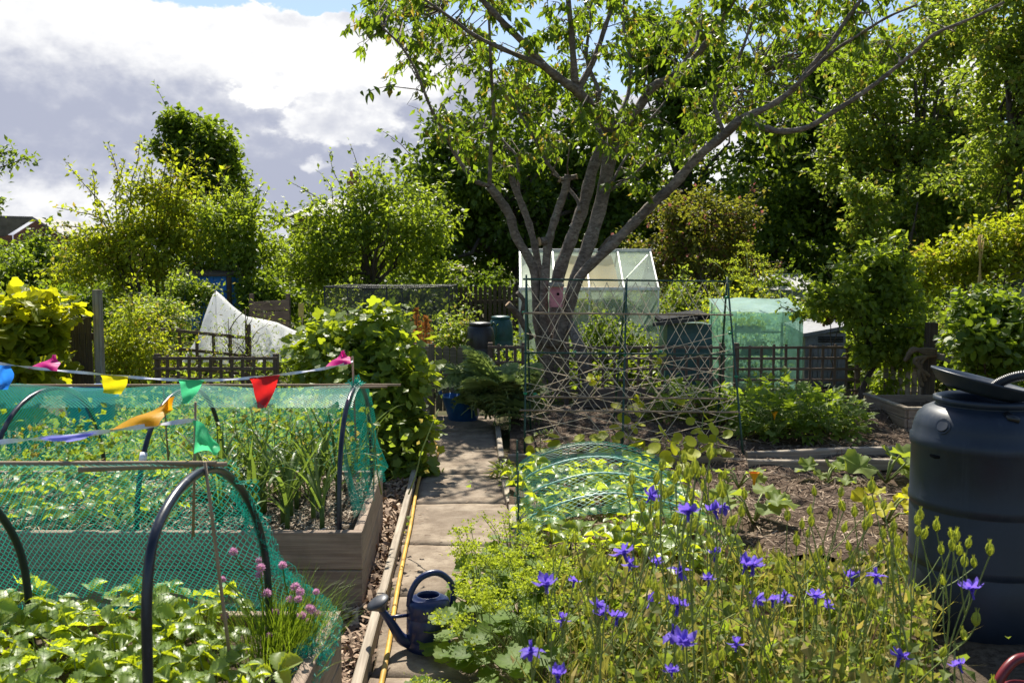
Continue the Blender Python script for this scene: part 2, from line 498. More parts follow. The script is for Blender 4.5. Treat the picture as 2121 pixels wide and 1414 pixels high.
def chip_mat(name, a, b):
    m, nt, out, oc = new_mat(name)
    r = rnd(nt); c = mixc(nt, r, a, b)
    p = principled(nt, .85, .2); nt.links.new(c, p.inputs['Base Color']); nt.links.new(p.outputs[0], out.inputs['Surface']); return m
def bark_mat(name, dark, light, rings=True, moss=None):
    m, nt, out, oc = new_mat(name)
    a = noise(nt, mapping(nt, oc, (4.5, 4.5, 10) if rings else (9, 9, 2)), 3.0, 8, .72, .8)
    b = noise(nt, oc, 3.0, 4)
    l = noise(nt, oc, 16.0, 3)
    c = mixc(nt, X(nt, a.outputs[0]).step(.35, .66), dark, light)
    c = mixc(nt, X(nt, b.outputs[0]).step(.4, .7) * .6, c, tuple(x * .55 for x in dark))
    c = mixc(nt, X(nt, l.outputs[0]).step(.62, .7) * .6, c, moss or (.32, .33, .26))
    p = principled(nt, .8, .3); nt.links.new(c, p.inputs['Base Color'])
    bump(nt, a.outputs[0], p, .7, .015); nt.links.new(p.outputs[0], out.inputs['Surface']); return m
def brick_mat(name):
    m, nt, out, oc = new_mat(name)
    b = nt.nodes.new('ShaderNodeTexBrick'); nt.links.new(mapping(nt, oc, (1, 1, 1), (R(90), 0, 0)), b.inputs[0])
    b.inputs['Color1'].default_value = (.20, .075, .045, 1); b.inputs['Color2'].default_value = (.28, .12, .07, 1); b.inputs['Mortar'].default_value = (.3, .27, .24, 1)
    b.inputs['Scale'].default_value = 4.5; b.inputs['Mortar Size'].default_value = .012
    p = principled(nt, .9, .2); nt.links.new(b.outputs[0], p.inputs['Base Color']); nt.links.new(p.outputs[0], out.inputs['Surface']); return m

M_ground = earth_mat('ground_earth', [(.045, .032, .02), (.08, .07, .03), (.05, .075, .02)], 6)
M_soil = earth_mat('plot_soil', [(.055, .036, .024), (.15, .105, .075), (.085, .058, .04)], 22)
M_bedsoil = earth_mat('bed_soil', [(.06, .042, .028), (.17, .135, .10), (.10, .075, .05)], 30)
def concrete():
    m, nt, out, oc = new_mat('path_concrete')
    a = noise(nt, oc, 7, 9, .72); b = noise(nt, oc, 1.6, 4); f = noise(nt, oc, 140, 4, .7); st = noise(nt, mapping(nt, oc, (.6, 5, 1)), 3.0, 5, .6)
    c = mixc(nt, X(nt, a.outputs[0]).step(.3, .7), (.15, .112, .08), (.33, .27, .205))
    c = mixc(nt, X(nt, b.outputs[0]).step(.42, .62) * .6, c, (.15, .115, .085))
    c = mixc(nt, X(nt, st.outputs[0]).step(.6, .75) * .55, c, (.44, .40, .34))
    c = mixc(nt, X(nt, f.outputs[0]).step(.55, .75) * .55, c, (.10, .08, .06))
    p = principled(nt, .92, .2); nt.links.new(c, p.inputs['Base Color'])
    hh = X(nt, a.outputs[0]) + X(nt, f.outputs[0]) * .35
    bump(nt, hh.s, p, .6, .012); nt.links.new(p.outputs[0], out.inputs['Surface']); return m
M_path = concrete()
M_wood = wood_mat('weathered_wood', (.20, .16, .12), (.42, .36, .28), stain=(.12, .095, .07))
M_bedwood = wood_mat('bed_wood', (.20, .142, .105), (.37, .285, .215), stain=(.13, .10, .075))
M_trellis = wood_mat('trellis_wood', (.09, .062, .045), (.19, .14, .105))
M_fence = wood_mat('fence_wood', (.13, .10, .06), (.27, .21, .13))
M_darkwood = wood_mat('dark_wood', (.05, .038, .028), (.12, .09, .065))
M_cane = wood_mat('bamboo', (.22, .15, .10), (.42, .32, .22))
M_yellowcane = wood_mat('yellow_bamboo', (.42, .28, .09), (.6, .44, .17))
M_pipe = plain_mat('black_pipe', (.012, .016, .028), .28, .5, dust=(.10, .11, .13))
M_navy = plain_mat('navy_plastic', (.010, .022, .085), .33, .5, dust=(.05, .06, .11))
M_rose = plain_mat('grey_rose', (.055, .058, .07), .45, .4)
M_red = plain_mat('red_plastic', (.15, .012, .016), .35, .5)
M_butt = plain_mat('slate_plastic', (.016, .025, .042), .42, .4, scale=3, dust=(.040, .050, .066))
M_black = plain_mat('black_plastic', (.010, .011, .014), .38, .5, dust=(.05, .05, .055))
M_teal = plain_mat('teal_plastic', (.012, .075, .075), .4, .45, dust=(.06, .11, .11))
M_blue = plain_mat('blue_plastic', (.015, .10, .30), .4, .45)
M_bluepaint = plain_mat('blue_paint', (.02, .16, .52), .55, .3, dust=(.10, .26, .55))
M_hose = plain_mat('yellow_hose', (.52, .30, .045), .45, .4, dust=(.42, .33, .20))
M_greenpost = plain_mat('green_stake', (.012, .055, .035), .4, .5, dust=(.05, .10, .07))
M_twine = plain_mat('jute_twine', (.66, .54, .38), .9, .1)
M_net = film_mat('green_net', (.01, .36, .28), 0, .35, .4, spec=.5)
M_blacknet = plain_mat('black_net', (.05, .05, .055), .45, .5)
M_alu = plain_mat('aluminium', (.62, .62, .60), .38, .5, .6, dust=(.35, .34, .30))
M_glass = film_mat('greenhouse_glass', (.62, .68, .64), .72, .4, .12, 3.0, .35, .6)
M_cream = film_mat('cream_shade', (.82, .54, .22), 0, .55, .5, 2.5)
M_white = film_mat('white_shade', (.82, .82, .80), 0, .5, .4, 2.5)
M_fleece = film_mat('white_fleece', (.85, .86, .86), .20, .55, .7, 14.0, .1)
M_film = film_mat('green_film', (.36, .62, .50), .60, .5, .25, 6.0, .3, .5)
M_gray = plain_mat('grey_plastic', (.13, .135, .17), .5, .4)
M_string = plain_mat('white_tape', (.75, .74, .80), .6, .3)
M_pink = plain_mat('pink_birdhouse', (.52, .20, .22), .7, .3)
M_dark = plain_mat('dark_recess', (.006, .006, .007), .8, .1)
M_rope = plain_mat('rope', (.16, .12, .08), .9, .1)
M_matblack = plain_mat('matt_black', (.014, .015, .017), .85, .12)
M_tan = plain_mat('terracotta', (.40, .16, .085), .8, .2)
M_brick = brick_mat('brickwork')
M_slate = plain_mat('roof_slate', (.26, .245, .235), .7, .3, scale=2)
M_greyboard = wood_mat('grey_board', (.24, .23, .21), (.42, .41, .38))
M_render = plain_mat('pale_render', (.62, .58, .50), .9, .2)
M_cherrybark = bark_mat('cherry_bark', (.105, .08, .064), (.30, .245, .205))
M_bark = bark_mat('tree_bark', (.045, .034, .026), (.12, .095, .075), False, (.10, .12, .06))
M_stem = plain_mat('green_stem', (.20, .25, .07), .6, .3)
M_stembrown = plain_mat('brown_stem', (.10, .065, .045), .7, .3)
M_cut = plain_mat('cut_wood', (.40, .27, .16), .8, .2)
def flagm(n, c): return film_mat(n, c, 0, .55, .45, 20.0)
L_cherry = leaf_mat('cherry_leaf', (.045, .09, .016), (.085, .135, .028), (.24, .36, .03), .36, .5, .45, (.30, .22, .03))
L_apple = leaf_mat('apple_leaf', (.065, .115, .022), (.13, .185, .045), (.34, .46, .04), .38, .5, .42)
L_yellow = leaf_mat('yellow_green_leaf', (.105, .155, .02), (.17, .215, .03), (.42, .50, .03), .4, .45, .45, (.28, .22, .03))
L_dark = leaf_mat('dark_leaf', (.034, .068, .014), (.075, .12, .026), (.18, .28, .025), .42, .4, .35)
L_mid = leaf_mat('mid_leaf', (.045, .09, .017), (.09, .14, .03), (.25, .36, .03), .38, .5, .4)
L_light = leaf_mat('light_leaf', (.075, .125, .03), (.14, .19, .055), (.30, .41, .05), .38, .5, .42, (.30, .24, .05))
L_lilac = leaf_mat('lilac_leaf', (.06, .085, .02), (.11, .12, .035), (.24, .26, .035), .45, .4, .4, (.20, .07, .06))
L_currant = leaf_mat('currant_leaf', (.07, .13, .03), (.14, .20, .06), (.38, .48, .03), .36, .5, .42)
L_vine = leaf_mat('vine_leaf', (.09, .14, .015), (.17, .20, .02), (.52, .55, .02), .4, .45, .48)
L_straw = leaf_mat('strawberry_leaf', (.09, .16, .045), (.17, .25, .09), (.50, .60, .03), .40, .5, .42)
L_leek = leaf_mat('leek_leaf', (.05, .095, .04), (.10, .16, .06), (.20, .30, .06), .34, .5, .3)
L_chive = leaf_mat('chive_leaf', (.05, .11, .02), (.10, .17, .03), (.26, .38, .03), .4, .4, .3)
L_cardoon = leaf_mat('cardoon_leaf', (.13, .19, .12), (.26, .33, .22), (.20, .28, .10), .5, .35, .32)
L_squash = leaf_mat('squash_leaf', (.10, .16, .06), (.18, .24, .10), (.36, .46, .06), .5, .35, .4)
L_squashy = leaf_mat('yellow_squash_leaf', (.28, .30, .02), (.40, .40, .03), (.62, .62, .03), .5, .35, .45)
L_bean = leaf_mat('bean_leaf', (.20, .27, .03), (.34, .38, .05), (.62, .66, .05), .45, .4, .45)
L_potato = leaf_mat('potato_leaf', (.07, .125, .03), (.14, .20, .06), (.32, .45, .04), .42, .4, .38)
L_alch = leaf_mat('mantle_leaf', (.06, .12, .03), (.11, .18, .045), (.30, .42, .04), .5, .35, .4)
L_alchf = leaf_mat('mantle_flower', (.24, .32, .04), (.40, .47, .07), (.42, .52, .05), .6, .2, .35)
L_tan = leaf_mat('faded_leaf', (.10, .085, .05), (.40, .34, .20), (.30, .30, .08), .6, .25, .35, (.07, .04, .03))
L_olive = leaf_mat('olive_leaf', (.055, .09, .028), (.15, .20, .07), (.24, .32, .05), .5, .35, .38, (.22, .17, .07))
L_pod = leaf_mat('columbine_pod', (.18, .24, .05), (.30, .34, .09), (.42, .48, .06), .5, .35, .35)
L_violet = leaf_mat('violet_petal', (.11, .065, .46), (.22, .15, .66), (.24, .14, .78), .5, .3, .4)
L_mauve = leaf_mat('chive_flower', (.50, .24, .42), (.68, .42, .52), (.60, .30, .48), .6, .2, .3)
L_rust = leaf_mat('rusty_seed', (.30, .12, .045), (.42, .20, .09), (.35, .16, .06), .8, .1, .25)
L_lilacf = leaf_mat('lilac_bloom', (.30, .14, .20), (.42, .24, .30), (.30, .16, .20), .7, .2, .3)
C_chip = chip_mat('bark_chip', (.10, .06, .04), (.46, .34, .24))
C_straw = chip_mat('mulch_straw', (.11, .075, .05), (.42, .32, .23))
C_paleStraw = chip_mat('bed_straw', (.22, .17, .12), (.55, .46, .36))
P_leaf = [leaf_simple(.26, .09, .15), leaf_simple(.30, .06, .05), leaf_simple(.22, .12, .25)]
P_round = [leaf_simple(.40, .10, .10, .5), leaf_simple(.36, .14, .2, .5)]
P_far = [leaf_diamond(.34, .12, .1), leaf_diamond(.42, .05, .2)]
P_long = [leaf_simple(.20, .06, .35), leaf_simple(.23, .08, .25)]
P_lance = [leaf_simple(.11, .05, .25), leaf_simple(.14, .04, .1)]
P_lobed = [leaf_lobed(5, .32, .05, 20, .15, .3), leaf_lobed(5, .28, .05, 20, .05, .3), leaf_lobed(3, .28, .06, 18, .22, .3)]
# ------------------------------------------------------------------ the setting: ground, path, soil
mb = MB()
gx = [-300, -60, -20, 20, 60, 300]; gy = [-60, 0, 20, 60, 600]
vs = [(x, y, -0.03) for y in gy for x in gx]
fs = [(j * 6 + i, j * 6 + i + 1, j * 6 + i + 7, j * 6 + i + 6) for j in range(4) for i in range(5)]
tag(mb.add(vs, fs).build('ground', M_ground), kind='structure')

def xl(y): return -0.58 - 0.0474 * (y - 3.63)
def xr(y): return 0.006 - 0.047 * (y - 5.76)

path = tag(MB().add([(xl(y), y, -.012) if s == 0 else (xr(y), y, -.012) for y in (1.6, 10.2) for s in (0, 1)], [(0, 1, 3, 2)]).build('path', M_soil), kind='structure')
yy = 1.7
while yy < 10.0:                                                  # the poured bays of the path, each with its own edges
    y2 = min(yy + random.uniform(.82, 1.02), 10.15)
    vs, fs = [], []
    nx, ny = 10, 12
    for k in range(2):
        for j in range(ny + 1):
            for i in range(nx + 1):
                t = i / nx; y = yy + .006 + (y2 - yy - .012) * j / ny
                wob = .012 * math.sin(y * 9 + k) if i in (0, nx) else 0
                x = xl(y) + (xr(y) - xl(y)) * t + wob
                e = .008 if i in (0, nx) or j in (0, ny) else 0
                vs.append((x, y, (.006 * math.sin(y * 4 + t * 3) + random.uniform(-.0015, .0015) + .012 - e) if k == 0 else -.01))
    n1 = (nx + 1) * (ny + 1)
    for j in range(ny):
        for i in range(nx):
            a = j * (nx + 1) + i; fs.append((a, a + 1, a + nx + 2, a + nx + 1))
    rim = [i for i in range(nx + 1)] + [(j + 1) * (nx + 1) + nx for j in range(ny)] + [ny * (nx + 1) + i for i in range(nx - 1, -1, -1)] + [j * (nx + 1) for j in range(ny - 1, 0, -1)]
    for q in range(len(rim)):
        a, b = rim[q], rim[(q + 1) % len(rim)]; fs.append((a + n1, b + n1, b, a))
    MB().add(vs, fs, True).build('slab', M_path, path)
    yy = y2

def soil_patch(name, x0, x1, y0, y1, step, hfun, mat, parent=None, kind='structure'):
    xs = np.arange(x0, x1 + step * .5, step); ys = np.arange(y0, y1 + step * .5, step)
    Xg, Yg = np.meshgrid(xs, ys)
    Z = hfun(Xg, Yg)
    V = np.stack([Xg, Yg, Z], -1).reshape(-1, 3)
    a = (np.arange(len(ys) - 1)[:, None] * len(xs) + np.arange(len(xs) - 1)[None]).ravel()
    o = put(name, np_mesh(name, V, np.stack([a, a + 1, a + len(xs) + 1, a + len(xs)], 1), mat, True), parent)
    if kind and parent is None: tag(o, kind=kind)
    return o
def bumps(x, y, s=1.0):
    return s * (.022 * np.sin(x * 5.1 + y * 2.3) + .02 * np.sin(x * 3.3 - y * 6.1 + 1) + .014 * np.sin(x * 11 + 3 * np.sin(y * 7)) + .010 * np.sin(y * 17 + x * 9))
def plot_h(x, y):
    ridge = .16 * np.exp(-((y - 9.35) / .30) ** 2) * (x > 1.4) * (1 + .3 * np.sin(x * 4.2))
    return .05 + bumps(x, y) + ridge
soil = soil_patch('soil', -.02, 8.0, 4.8, 10.35, .06, plot_h, M_soil)
soil_patch('soil', .05, 8.0, 1.4, 4.9, .06, lambda x, y: .0 + bumps(x, y, .5) + .02 * np.clip((x - .1) * 8, 0, 1), M_bedsoil)
soil_patch('soil', -.92, -.52, 1.5, 9.6, .05, lambda x, y: -.018 + bumps(x, y, .35) + np.minimum(0, (xl(y) - .03 - x)) * 1.0, M_bedsoil)
def straws(name, x0, x1, y0, y1, n, L, w, hf, mat, keep=None, lift=.008, flat=.25):
    x = rng.uniform(x0, x1, n); y = rng.uniform(y0, y1, n)
    if keep is not None:
        k = keep(x, y); x, y = x[k], y[k]
    n = len(x)
    P = np.stack([x, y, hf(x, y) + lift * rng.random(n)], 1)
    D = rand_dirs(n, 0, flat); N = np.array([0, 0, 1.0]) + rng.normal(size=(n, 3)) * .35
    proto = [(np.array([(-.5 * w, 0, 0), (.5 * w, 0, 0), (.42 * w, .5, .05), (-.5 * w, .5, .05), (.35 * w, 1, .0), (-.3 * w, 1, .0)]), np.array([(0, 1, 2), (0, 2, 3), (3, 2, 4), (3, 4, 5)])),
             (np.array([(-.5 * w, 0, 0), (.3 * w, 0, 0), (.6 * w, .5, -.04), (-.3 * w, .55, .03), (.1 * w, 1, .0), (-.5 * w, 1, .05)]), np.array([(0, 1, 2), (0, 2, 3), (3, 2, 4), (3, 4, 5)]))]
    return put(name, scatter(name, proto, P, D, N, L * rng.uniform(.5, 1.3, n), mat))
def rank(name, label, n, x0, x1, y0, y1, h, mat, size, protos=P_leaf, keep=None):
    x = rng.uniform(x0, x1, n); y = rng.uniform(y0, y1, n)
    hh = h * (.45 + .55 * np.sin(x * 2.1 + np.sin(y * 1.7) * 2) ** 2)
    P = np.stack([x, y, hh * rng.random(n) ** .8], 1)
    if keep is not None: P = P[keep(x, y)]
    n = len(P)
    return tag(put(name, scatter(name, protos, P, rand_dirs(n, .25), rand_dirs(n, .7), size * rng.uniform(.6, 1.3, n), mat)), label, 'undergrowth', kind='stuff')
tag(straws('straw_mulch', 0.1, 5.4, 4.85, 10.3, 30000, .065, .10, plot_h, C_straw), 'brown straw mulch strewn over the vegetable plot soil', 'mulch', kind='stuff')
tag(straws('bark_chips', -.95, -.55, 1.6, 7.4, 9000, .055, .36, lambda x, y: -.012 + bumps(x, y, .35), C_chip,
           lambda x, y: x < xl(y) - .035, .03, .35), 'bark chips lying between the raised beds and the path', 'bark chips', kind='stuff')
tag(straws('path_litter', -.75, .05, 2.0, 9.8, 700, .03, .2, lambda x, y: .016 + 0 * x, C_chip, lambda x, y: (x > xl(y)) & (x < xr(y)) & ((np.abs(x - xl(y)) < .12) | (np.abs(x - xr(y)) < .1) | (rng.random(len(x)) < .12)), .004, .08), 'dry leaf scraps and chips littering the path edges', 'litter', kind='stuff')

rank('weed_cover', 'low weeds spreading beyond the big water barrel', 5200, 2.5, 7.5, 1.8, 8.5, .22, L_light, .06, keep=lambda x, y: (x / y * F + 1060 > 2140))
rank('path_weeds', 'tiny weeds and moss along the path edges and joints', 2600, -.9, .1, 2.0, 9.9, .045, L_light, .026, P_round, keep=lambda x, y: (x > xl(y) + .005) & (x < xr(y) + .02) & ((np.abs(x - xl(y)) < .022) | ((np.abs(x - xr(y)) < .05) & (np.sin(y * 5) > -.3))))
# timber edging along the path
edge_t = thing('timber_edging', (xl(6) - .03, 6, 0), 'long weathered timber edging boards left of the concrete path', 'edging')
for a, b in ((1.8, 4.3), (4.305, 6.6), (6.605, 9.5)):
    plank('board', (xl(a) - .03 + random.uniform(-.006, .006), a, .022), (xl(b) - .03 + random.uniform(-.008, .008), b, .024), .042, .115, M_wood, edge_t, warp=.004)
edge_r = thing('timber_edging', (xr(6), 6, 0), 'short broken timber edging right of the path by the netted strawberries', 'edging')
for (a, b) in (((1040, 965), (1048, 1000)), ((1046, 1005), (1058, 1050)), ((1060, 1055), (1063, 1100)), ((1030, 890), (1040, 955))):
    p, q = gnd(*a, .03), gnd(*b, .02); plank('board', p, q, .05, .09, M_wood, edge_r, warp=.004)

# boards dividing the plot
e = thing('plot_edging', gnd(1720, 945), 'weathered boards laid across the plot behind the squash plants', 'edging')
for a, b in (((1548, 962), (1735, 965)), ((1738, 962), (1905, 962)), ((1545, 945), (1760, 938)), ((1765, 937), (1865, 934)), ((1868, 934), (1925, 968))):
    plank('board', gnd(*a, .09), gnd(*b, .09), .06, .09, M_wood, e, warp=.006)
e = thing('plot_edging', gnd(1600, 1195), 'low timber board between the violet flowers and the bare soil', 'edging')
plank('board', gnd(1500, 1192, .05), gnd(1800, 1203, .05), .045, .14, M_bedwood, e, warp=.004)
e = thing('plot_edging', gnd(1200, 955), 'low dark board at the front of the twine bean frame', 'edging')
plank('board', gnd(1052, 955, .05), gnd(1300, 950, .05), .05, .12, M_bedwood, e)
plank('board', gnd(1303, 950, .05), gnd(1545, 962, .05), .05, .10, M_bedwood, e)

# ------------------------------------------------------------------ trees
def BL(u, v, y, ru, rv, ry=None):
    k = px2m(y); return (at(u, v, y), (ru * k, ry if ry else min(ru, rv) * k, rv * k))
def crown_points(blobs, n, nclump, cr, shell=.55):
    w = np.array([b[1][0] * b[1][1] * b[1][2] for b in blobs]) ** .75; w /= w.sum()
    cc = []
    for i, (c, r) in enumerate(blobs):
        k = max(3, int(round(nclump * w[i])))
        d = rand_dirs(k); rad = rng.random(k) ** shell
        cc.append(np.array(c) + d * rad[:, None] * np.array(r))
    cc = np.concatenate(cc)
    sz = rng.uniform(cr[0], cr[1], len(cc))
    pick = rng.choice(len(cc), n, p=sz ** 2 / (sz ** 2).sum())
    d = rand_dirs(n); rr = rng.random(n) ** .45 * np.where(rng.random(n) < .16, rng.uniform(1.0, 1.7, n), 1.0)
    off = d * rr[:, None] * sz[pick][:, None] * np.array([1.0, 1.0, .72])
    return cc, cc[pick] + off, d
def limb_pts(p0, p1, n=6, sag=.0, jit=.06):
    p0, p1 = Vector(p0), Vector(p1); L = (p1 - p0).length; out = []
    for i in range(n + 1):
        t = i / n
        q = p0.lerp(p1, t) + Vector((random.gauss(0, 1), random.gauss(0, 1), random.gauss(0, 1))) * L * jit * math.sin(math.pi * t) * .5
        q.z += sag * L * math.sin(math.pi * t); out.append(q)
    return out
def leaves_along(pl, n, start=.15, spread=.03, nodes=0):
    """points and outward directions along a polyline"""
    A = np.array([list(p) for p in pl]); seg = np.linalg.norm(np.diff(A, axis=0), axis=1); cum = np.concatenate([[0], np.cumsum(seg)])
    t = (start + (1 - start) * rng.random(n)) * cum[-1]
    if nodes:                                      # leaves sit in tassels at a few nodes of the twig
        g_ = np.sort(start + (1 - start) * rng.random(nodes)); g_[-1] = 1.0; t = (g_[rng.integers(0, nodes, n)] + rng.normal(size=n) * .02).clip(0, 1) * cum[-1]
    P = np.stack([np.interp(t, cum, A[:, i]) for i in range(3)], 1)
    ax = unit(A[-1] - A[0])
    d = unit(rng.normal(size=(n, 3)) * .8 + ax * .6)
    return P + rng.normal(size=(n, 3)) * spread, d
def tree(name, label, base, blobs, n, size, mat, trunk_r=.1, nclump=70, cr=(.25, .5), bark=None, limbs=14, group=None, cat='tree', protos=None, whips=(), droop=-.25, trunks=1, top=None, leaf_n=12):
    bark = bark or M_bark
    t = thing(name, base, label, cat, group)
    cc, P, d = crown_points(blobs, n, nclump, cr)
    D = d * .7 + rng.normal(size=(n, 3)) * .5; D[:, 2] += droop
    N = rng.normal(size=(n, 3)) * .5 + np.array([0, 0, 1.0])
    Ps, Ds, Ns = [P], [D], [N]
    c0 = sum((Vector(b[0]) for b in blobs), Vector()) / len(blobs)
    mbt = MB(); base = Vector(base)
    for k in range(trunks):
        bb = base + Vector((random.uniform(-.25, .25) * (trunks > 1) * trunk_r * 8, random.uniform(-.2, .2) * (trunks > 1), 0))
        tp = Vector(top) if top else c0 + Vector((random.uniform(-.3, .3), random.uniform(-.3, .3), random.uniform(.0, .5)))
        if trunks > 1: tp = Vector(cc[random.randrange(len(cc))])
        pl = limb_pts(bb, tp, 8, 0, .08)
        mbt.tube(pl, [trunk_r * (1.25 if i == 0 else 1) * (1 - .8 * i / 8) / (1 if trunks == 1 else 1.6) for i in range(9)], 8)
        ml = max(1, limbs // trunks)
        for q in range(ml):
            s = random.uniform(.35, .95); i = s * 8; a = pl[int(i)].lerp(pl[min(8, int(i) + 1)], i % 1)
            c = Vector(cc[random.randrange(len(cc))])
            L2 = limb_pts(a, c, 5, .06, .1); r0 = trunk_r * (1 - .8 * s) * .55
            mbt.tube(L2, [max(.006, r0 * (1 - .85 * i / 5)) for i in range(6)], 5)
    if n > 1500:                                   # loose shoots that break the outline of the crown
        far = np.linalg.norm(cc - np.array(c0), axis=1) * rng.uniform(.6, 1.2, len(cc)); whips = list(whips)
        for k in np.argsort(-far)[:int(10 + n / 500)]:
            q = Vector(cc[k]); o_ = (q - c0).normalized() + Vector((random.gauss(0, .3), random.gauss(0, .3), random.uniform(.1, .9))); L_ = random.uniform(1.0, 2.2) * cr[1]
            e_ = q + o_.normalized() * L_; whips.append(([q, q.lerp(e_, .5) + Vector((random.gauss(0, .05), 0, .04 * L_)), e_], .05 * size + .004, int(14 + 10 * random.random())))
    for w in whips:
        pl = smooth_path(w[0], 3); r0 = w[1] if len(w) > 1 else .012
        mbt.tube(pl, [r0 * (1 - .8 * i / len(pl)) for i in range(len(pl))], 4)
        k = w[2] if len(w) > 2 else 60
        p, d2 = leaves_along(pl, k, .1, .035); Ps.append(p); Ds.append(d2); Ns.append(rng.normal(size=(k, 3)) * .5 + np.array([0, 0, 1.0]))
    P, D, N = np.concatenate(Ps), np.concatenate(Ds), np.concatenate(Ns)
    mbt.build('trunk', bark, t)
    o = put('crown', scatter('crown', protos or P_far, P, D, N, size * rng.uniform(.6, 1.25, len(P)), mat), t)
    o['kind'] = 'stuff'
    return t

def gz(u, y): return Vector((at(u, 560, y).x, y, 0))
# far behind
tree('poplar_tree', 'tall dark green tree with two pointed tops far behind', gz(420, 45), [BL(385, 300, 45, 55, 70), BL(450, 350, 45, 55, 95), BL(420, 430, 45, 95, 80), BL(375, 255, 45, 30, 28), BL(438, 275, 45, 14, 26)], 15000, .30, L_mid, .3, 110, (.5, .95))
tree('shade_tree', 'huge dark tree filling the gap behind the cherry tree', gz(1090, 25), [BL(1000, 430, 25, 150, 200, 2.2), BL(1140, 380, 26, 190, 210, 2.2), BL(930, 330, 24, 70, 90), BL(1240, 420, 26, 130, 180), BL(900, 480, 23, 60, 120)], 24000, .20, L_dark, .34, 150, (.4, .8), limbs=24)
tree('shade_tree', 'dark tree standing behind the lilac with sky showing through', gz(1430, 27), [BL(1400, 230, 27, 110, 150), BL(1480, 180, 27, 110, 120), BL(1360, 120, 27, 90, 90), BL(1420, 420, 28, 120, 110)], 11000, .20, L_dark, .25, 110, (.35, .7), limbs=20)
tree('woodland_tree', 'dark tall tree with a bare black trunk right of the lilac', gz(1715, 25), [BL(1600, 450, 26, 100, 160), BL(1720, 380, 25, 120, 150), BL(1640, 300, 25, 110, 110), BL(1700, 180, 25, 110, 110), BL(1790, 470, 25, 110, 120), BL(1600, 560, 25, 100, 60)], 19000, .18, L_dark, .30, 170, (.3, .65), limbs=26, top=at(1712, 190, 25))
tree('woodland_tree', 'slender tree with pale leaves against the sky, upper right', gz(1860, 21), [BL(1800, 200, 21, 90, 110), BL(1880, 110, 21, 110, 90), BL(1860, 330, 21, 110, 110), BL(1950, 280, 21, 100, 120), BL(1760, 320, 21, 80, 90), BL(1990, 60, 21, 110, 90)], 15000, .13, L_light, .16, 170, (.25, .5), limbs=30)
tree('woodland_tree', 'tall leafy tree at the far right edge of the garden', gz(2130, 17), [BL(2110, 150, 17, 120, 190), BL(2060, 330, 17, 110, 120), BL(2180, 60, 17, 160, 160), BL(2140, 420, 17, 110, 120), BL(2050, 40, 17, 80, 80)], 15000, .11, L_light, .2, 150, (.22, .45), limbs=24)
tree('woodland_tree', 'pale bushy tree below the slender tree beside the ivy', gz(1900, 20), [BL(1880, 460, 20, 100, 100), BL(1980, 440, 19, 100, 110), BL(1830, 540, 19, 80, 80)], 10000, .12, L_apple, .14, 110, (.22, .45), limbs=16)
for lab, u, v0, v1, y in (('narrow ivy clad stem with pale leaves beside the dark wood', 1800, 400, 570, 17.5), ('second thinner ivy clad stem right of the pale ivy', 1905, 380, 560, 18.5)):
    tree('ivy_column', lab, gz(u, y), [BL(u + random.uniform(-22, 22), v, y, random.uniform(22, 52), 30) for v in range(v0, v1, 34)], 2200, .10, L_light, .07, 40, (.14, .25), limbs=6, cat='ivy')
tree('yellow_shrub', 'bright yellow green shrub at the right behind the cane wigwam', gz(2010, 14), [BL(1960, 540, 14, 70, 50), BL(2050, 520, 14, 90, 70), BL(2130, 500, 14, 60, 80), BL(1925, 590, 14, 50, 30)], 7000, .085, L_yellow, .06, 80, (.16, .32), cat='shrub', trunks=4)
tree('lilac_bush', 'round lilac bush with reddish tips behind the greenhouse', gz(1450, 18), [BL(1440, 500, 18, 120, 110, 1.1), BL(1400, 440, 18, 70, 60), BL(1500, 450, 18, 70, 60), BL(1530, 560, 18, 60, 70), BL(1350, 560, 18, 50, 60)], 12000, .085, L_lilac, .08, 120, (.18, .36), cat='shrub', trunks=6, limbs=18)
tree('apple_tree', 'rounded apple tree with glossy light leaves left of the cherry tree', gz(760, 17.5), [BL(740, 480, 17.5, 150, 90, 1.2), BL(640, 500, 17.5, 80, 80), BL(860, 470, 17.5, 80, 80), BL(780, 400, 17.5, 90, 60), BL(700, 570, 17.5, 140, 50), BL(900, 560, 17.5, 50, 50)], 12500, .115, L_apple, .12, 150, (.2, .42), protos=P_leaf, limbs=24,
     whips=[([at(760, 420, 17.5), at(780, 370, 17.5), at(795, 325, 17.5)], .012, 40), ([at(690, 430, 17.5), at(685, 385, 17.5), at(660, 355, 17.5)], .01, 30), ([at(860, 420, 17.5), at(900, 400, 17.3), at(965, 445, 17.2)], .012, 40), ([at(830, 400, 17.5), at(850, 350, 17.5), at(848, 320, 17.5)], .01, 30), ([at(600, 470, 17.5), at(575, 440, 17.5), at(560, 420, 17.3)], .01, 30)])
yw = []
for u0, v0, u1, v1 in ((250, 420, 225, 300), (270, 400, 290, 290), (220, 440, 135, 335), (215, 460, 115, 430), (330, 400, 345, 300), (370, 400, 395, 300), (300, 400, 310, 330), (420, 430, 470, 350), (400, 430, 430, 330), (200, 430, 190, 350), (350, 420, 365, 310), (440, 470, 500, 400), (180, 480, 110, 470), (240, 430, 260, 330)):
    m = at((u0 + u1) / 2 + random.uniform(-6, 6), (v0 + v1) / 2 - 6, 16.5); yw.append(([at((u0 + 290) / 2, 560, 16.6), at(u0, v0, 16.5), m, at(u1, v1, 16.4)], .016, 110))
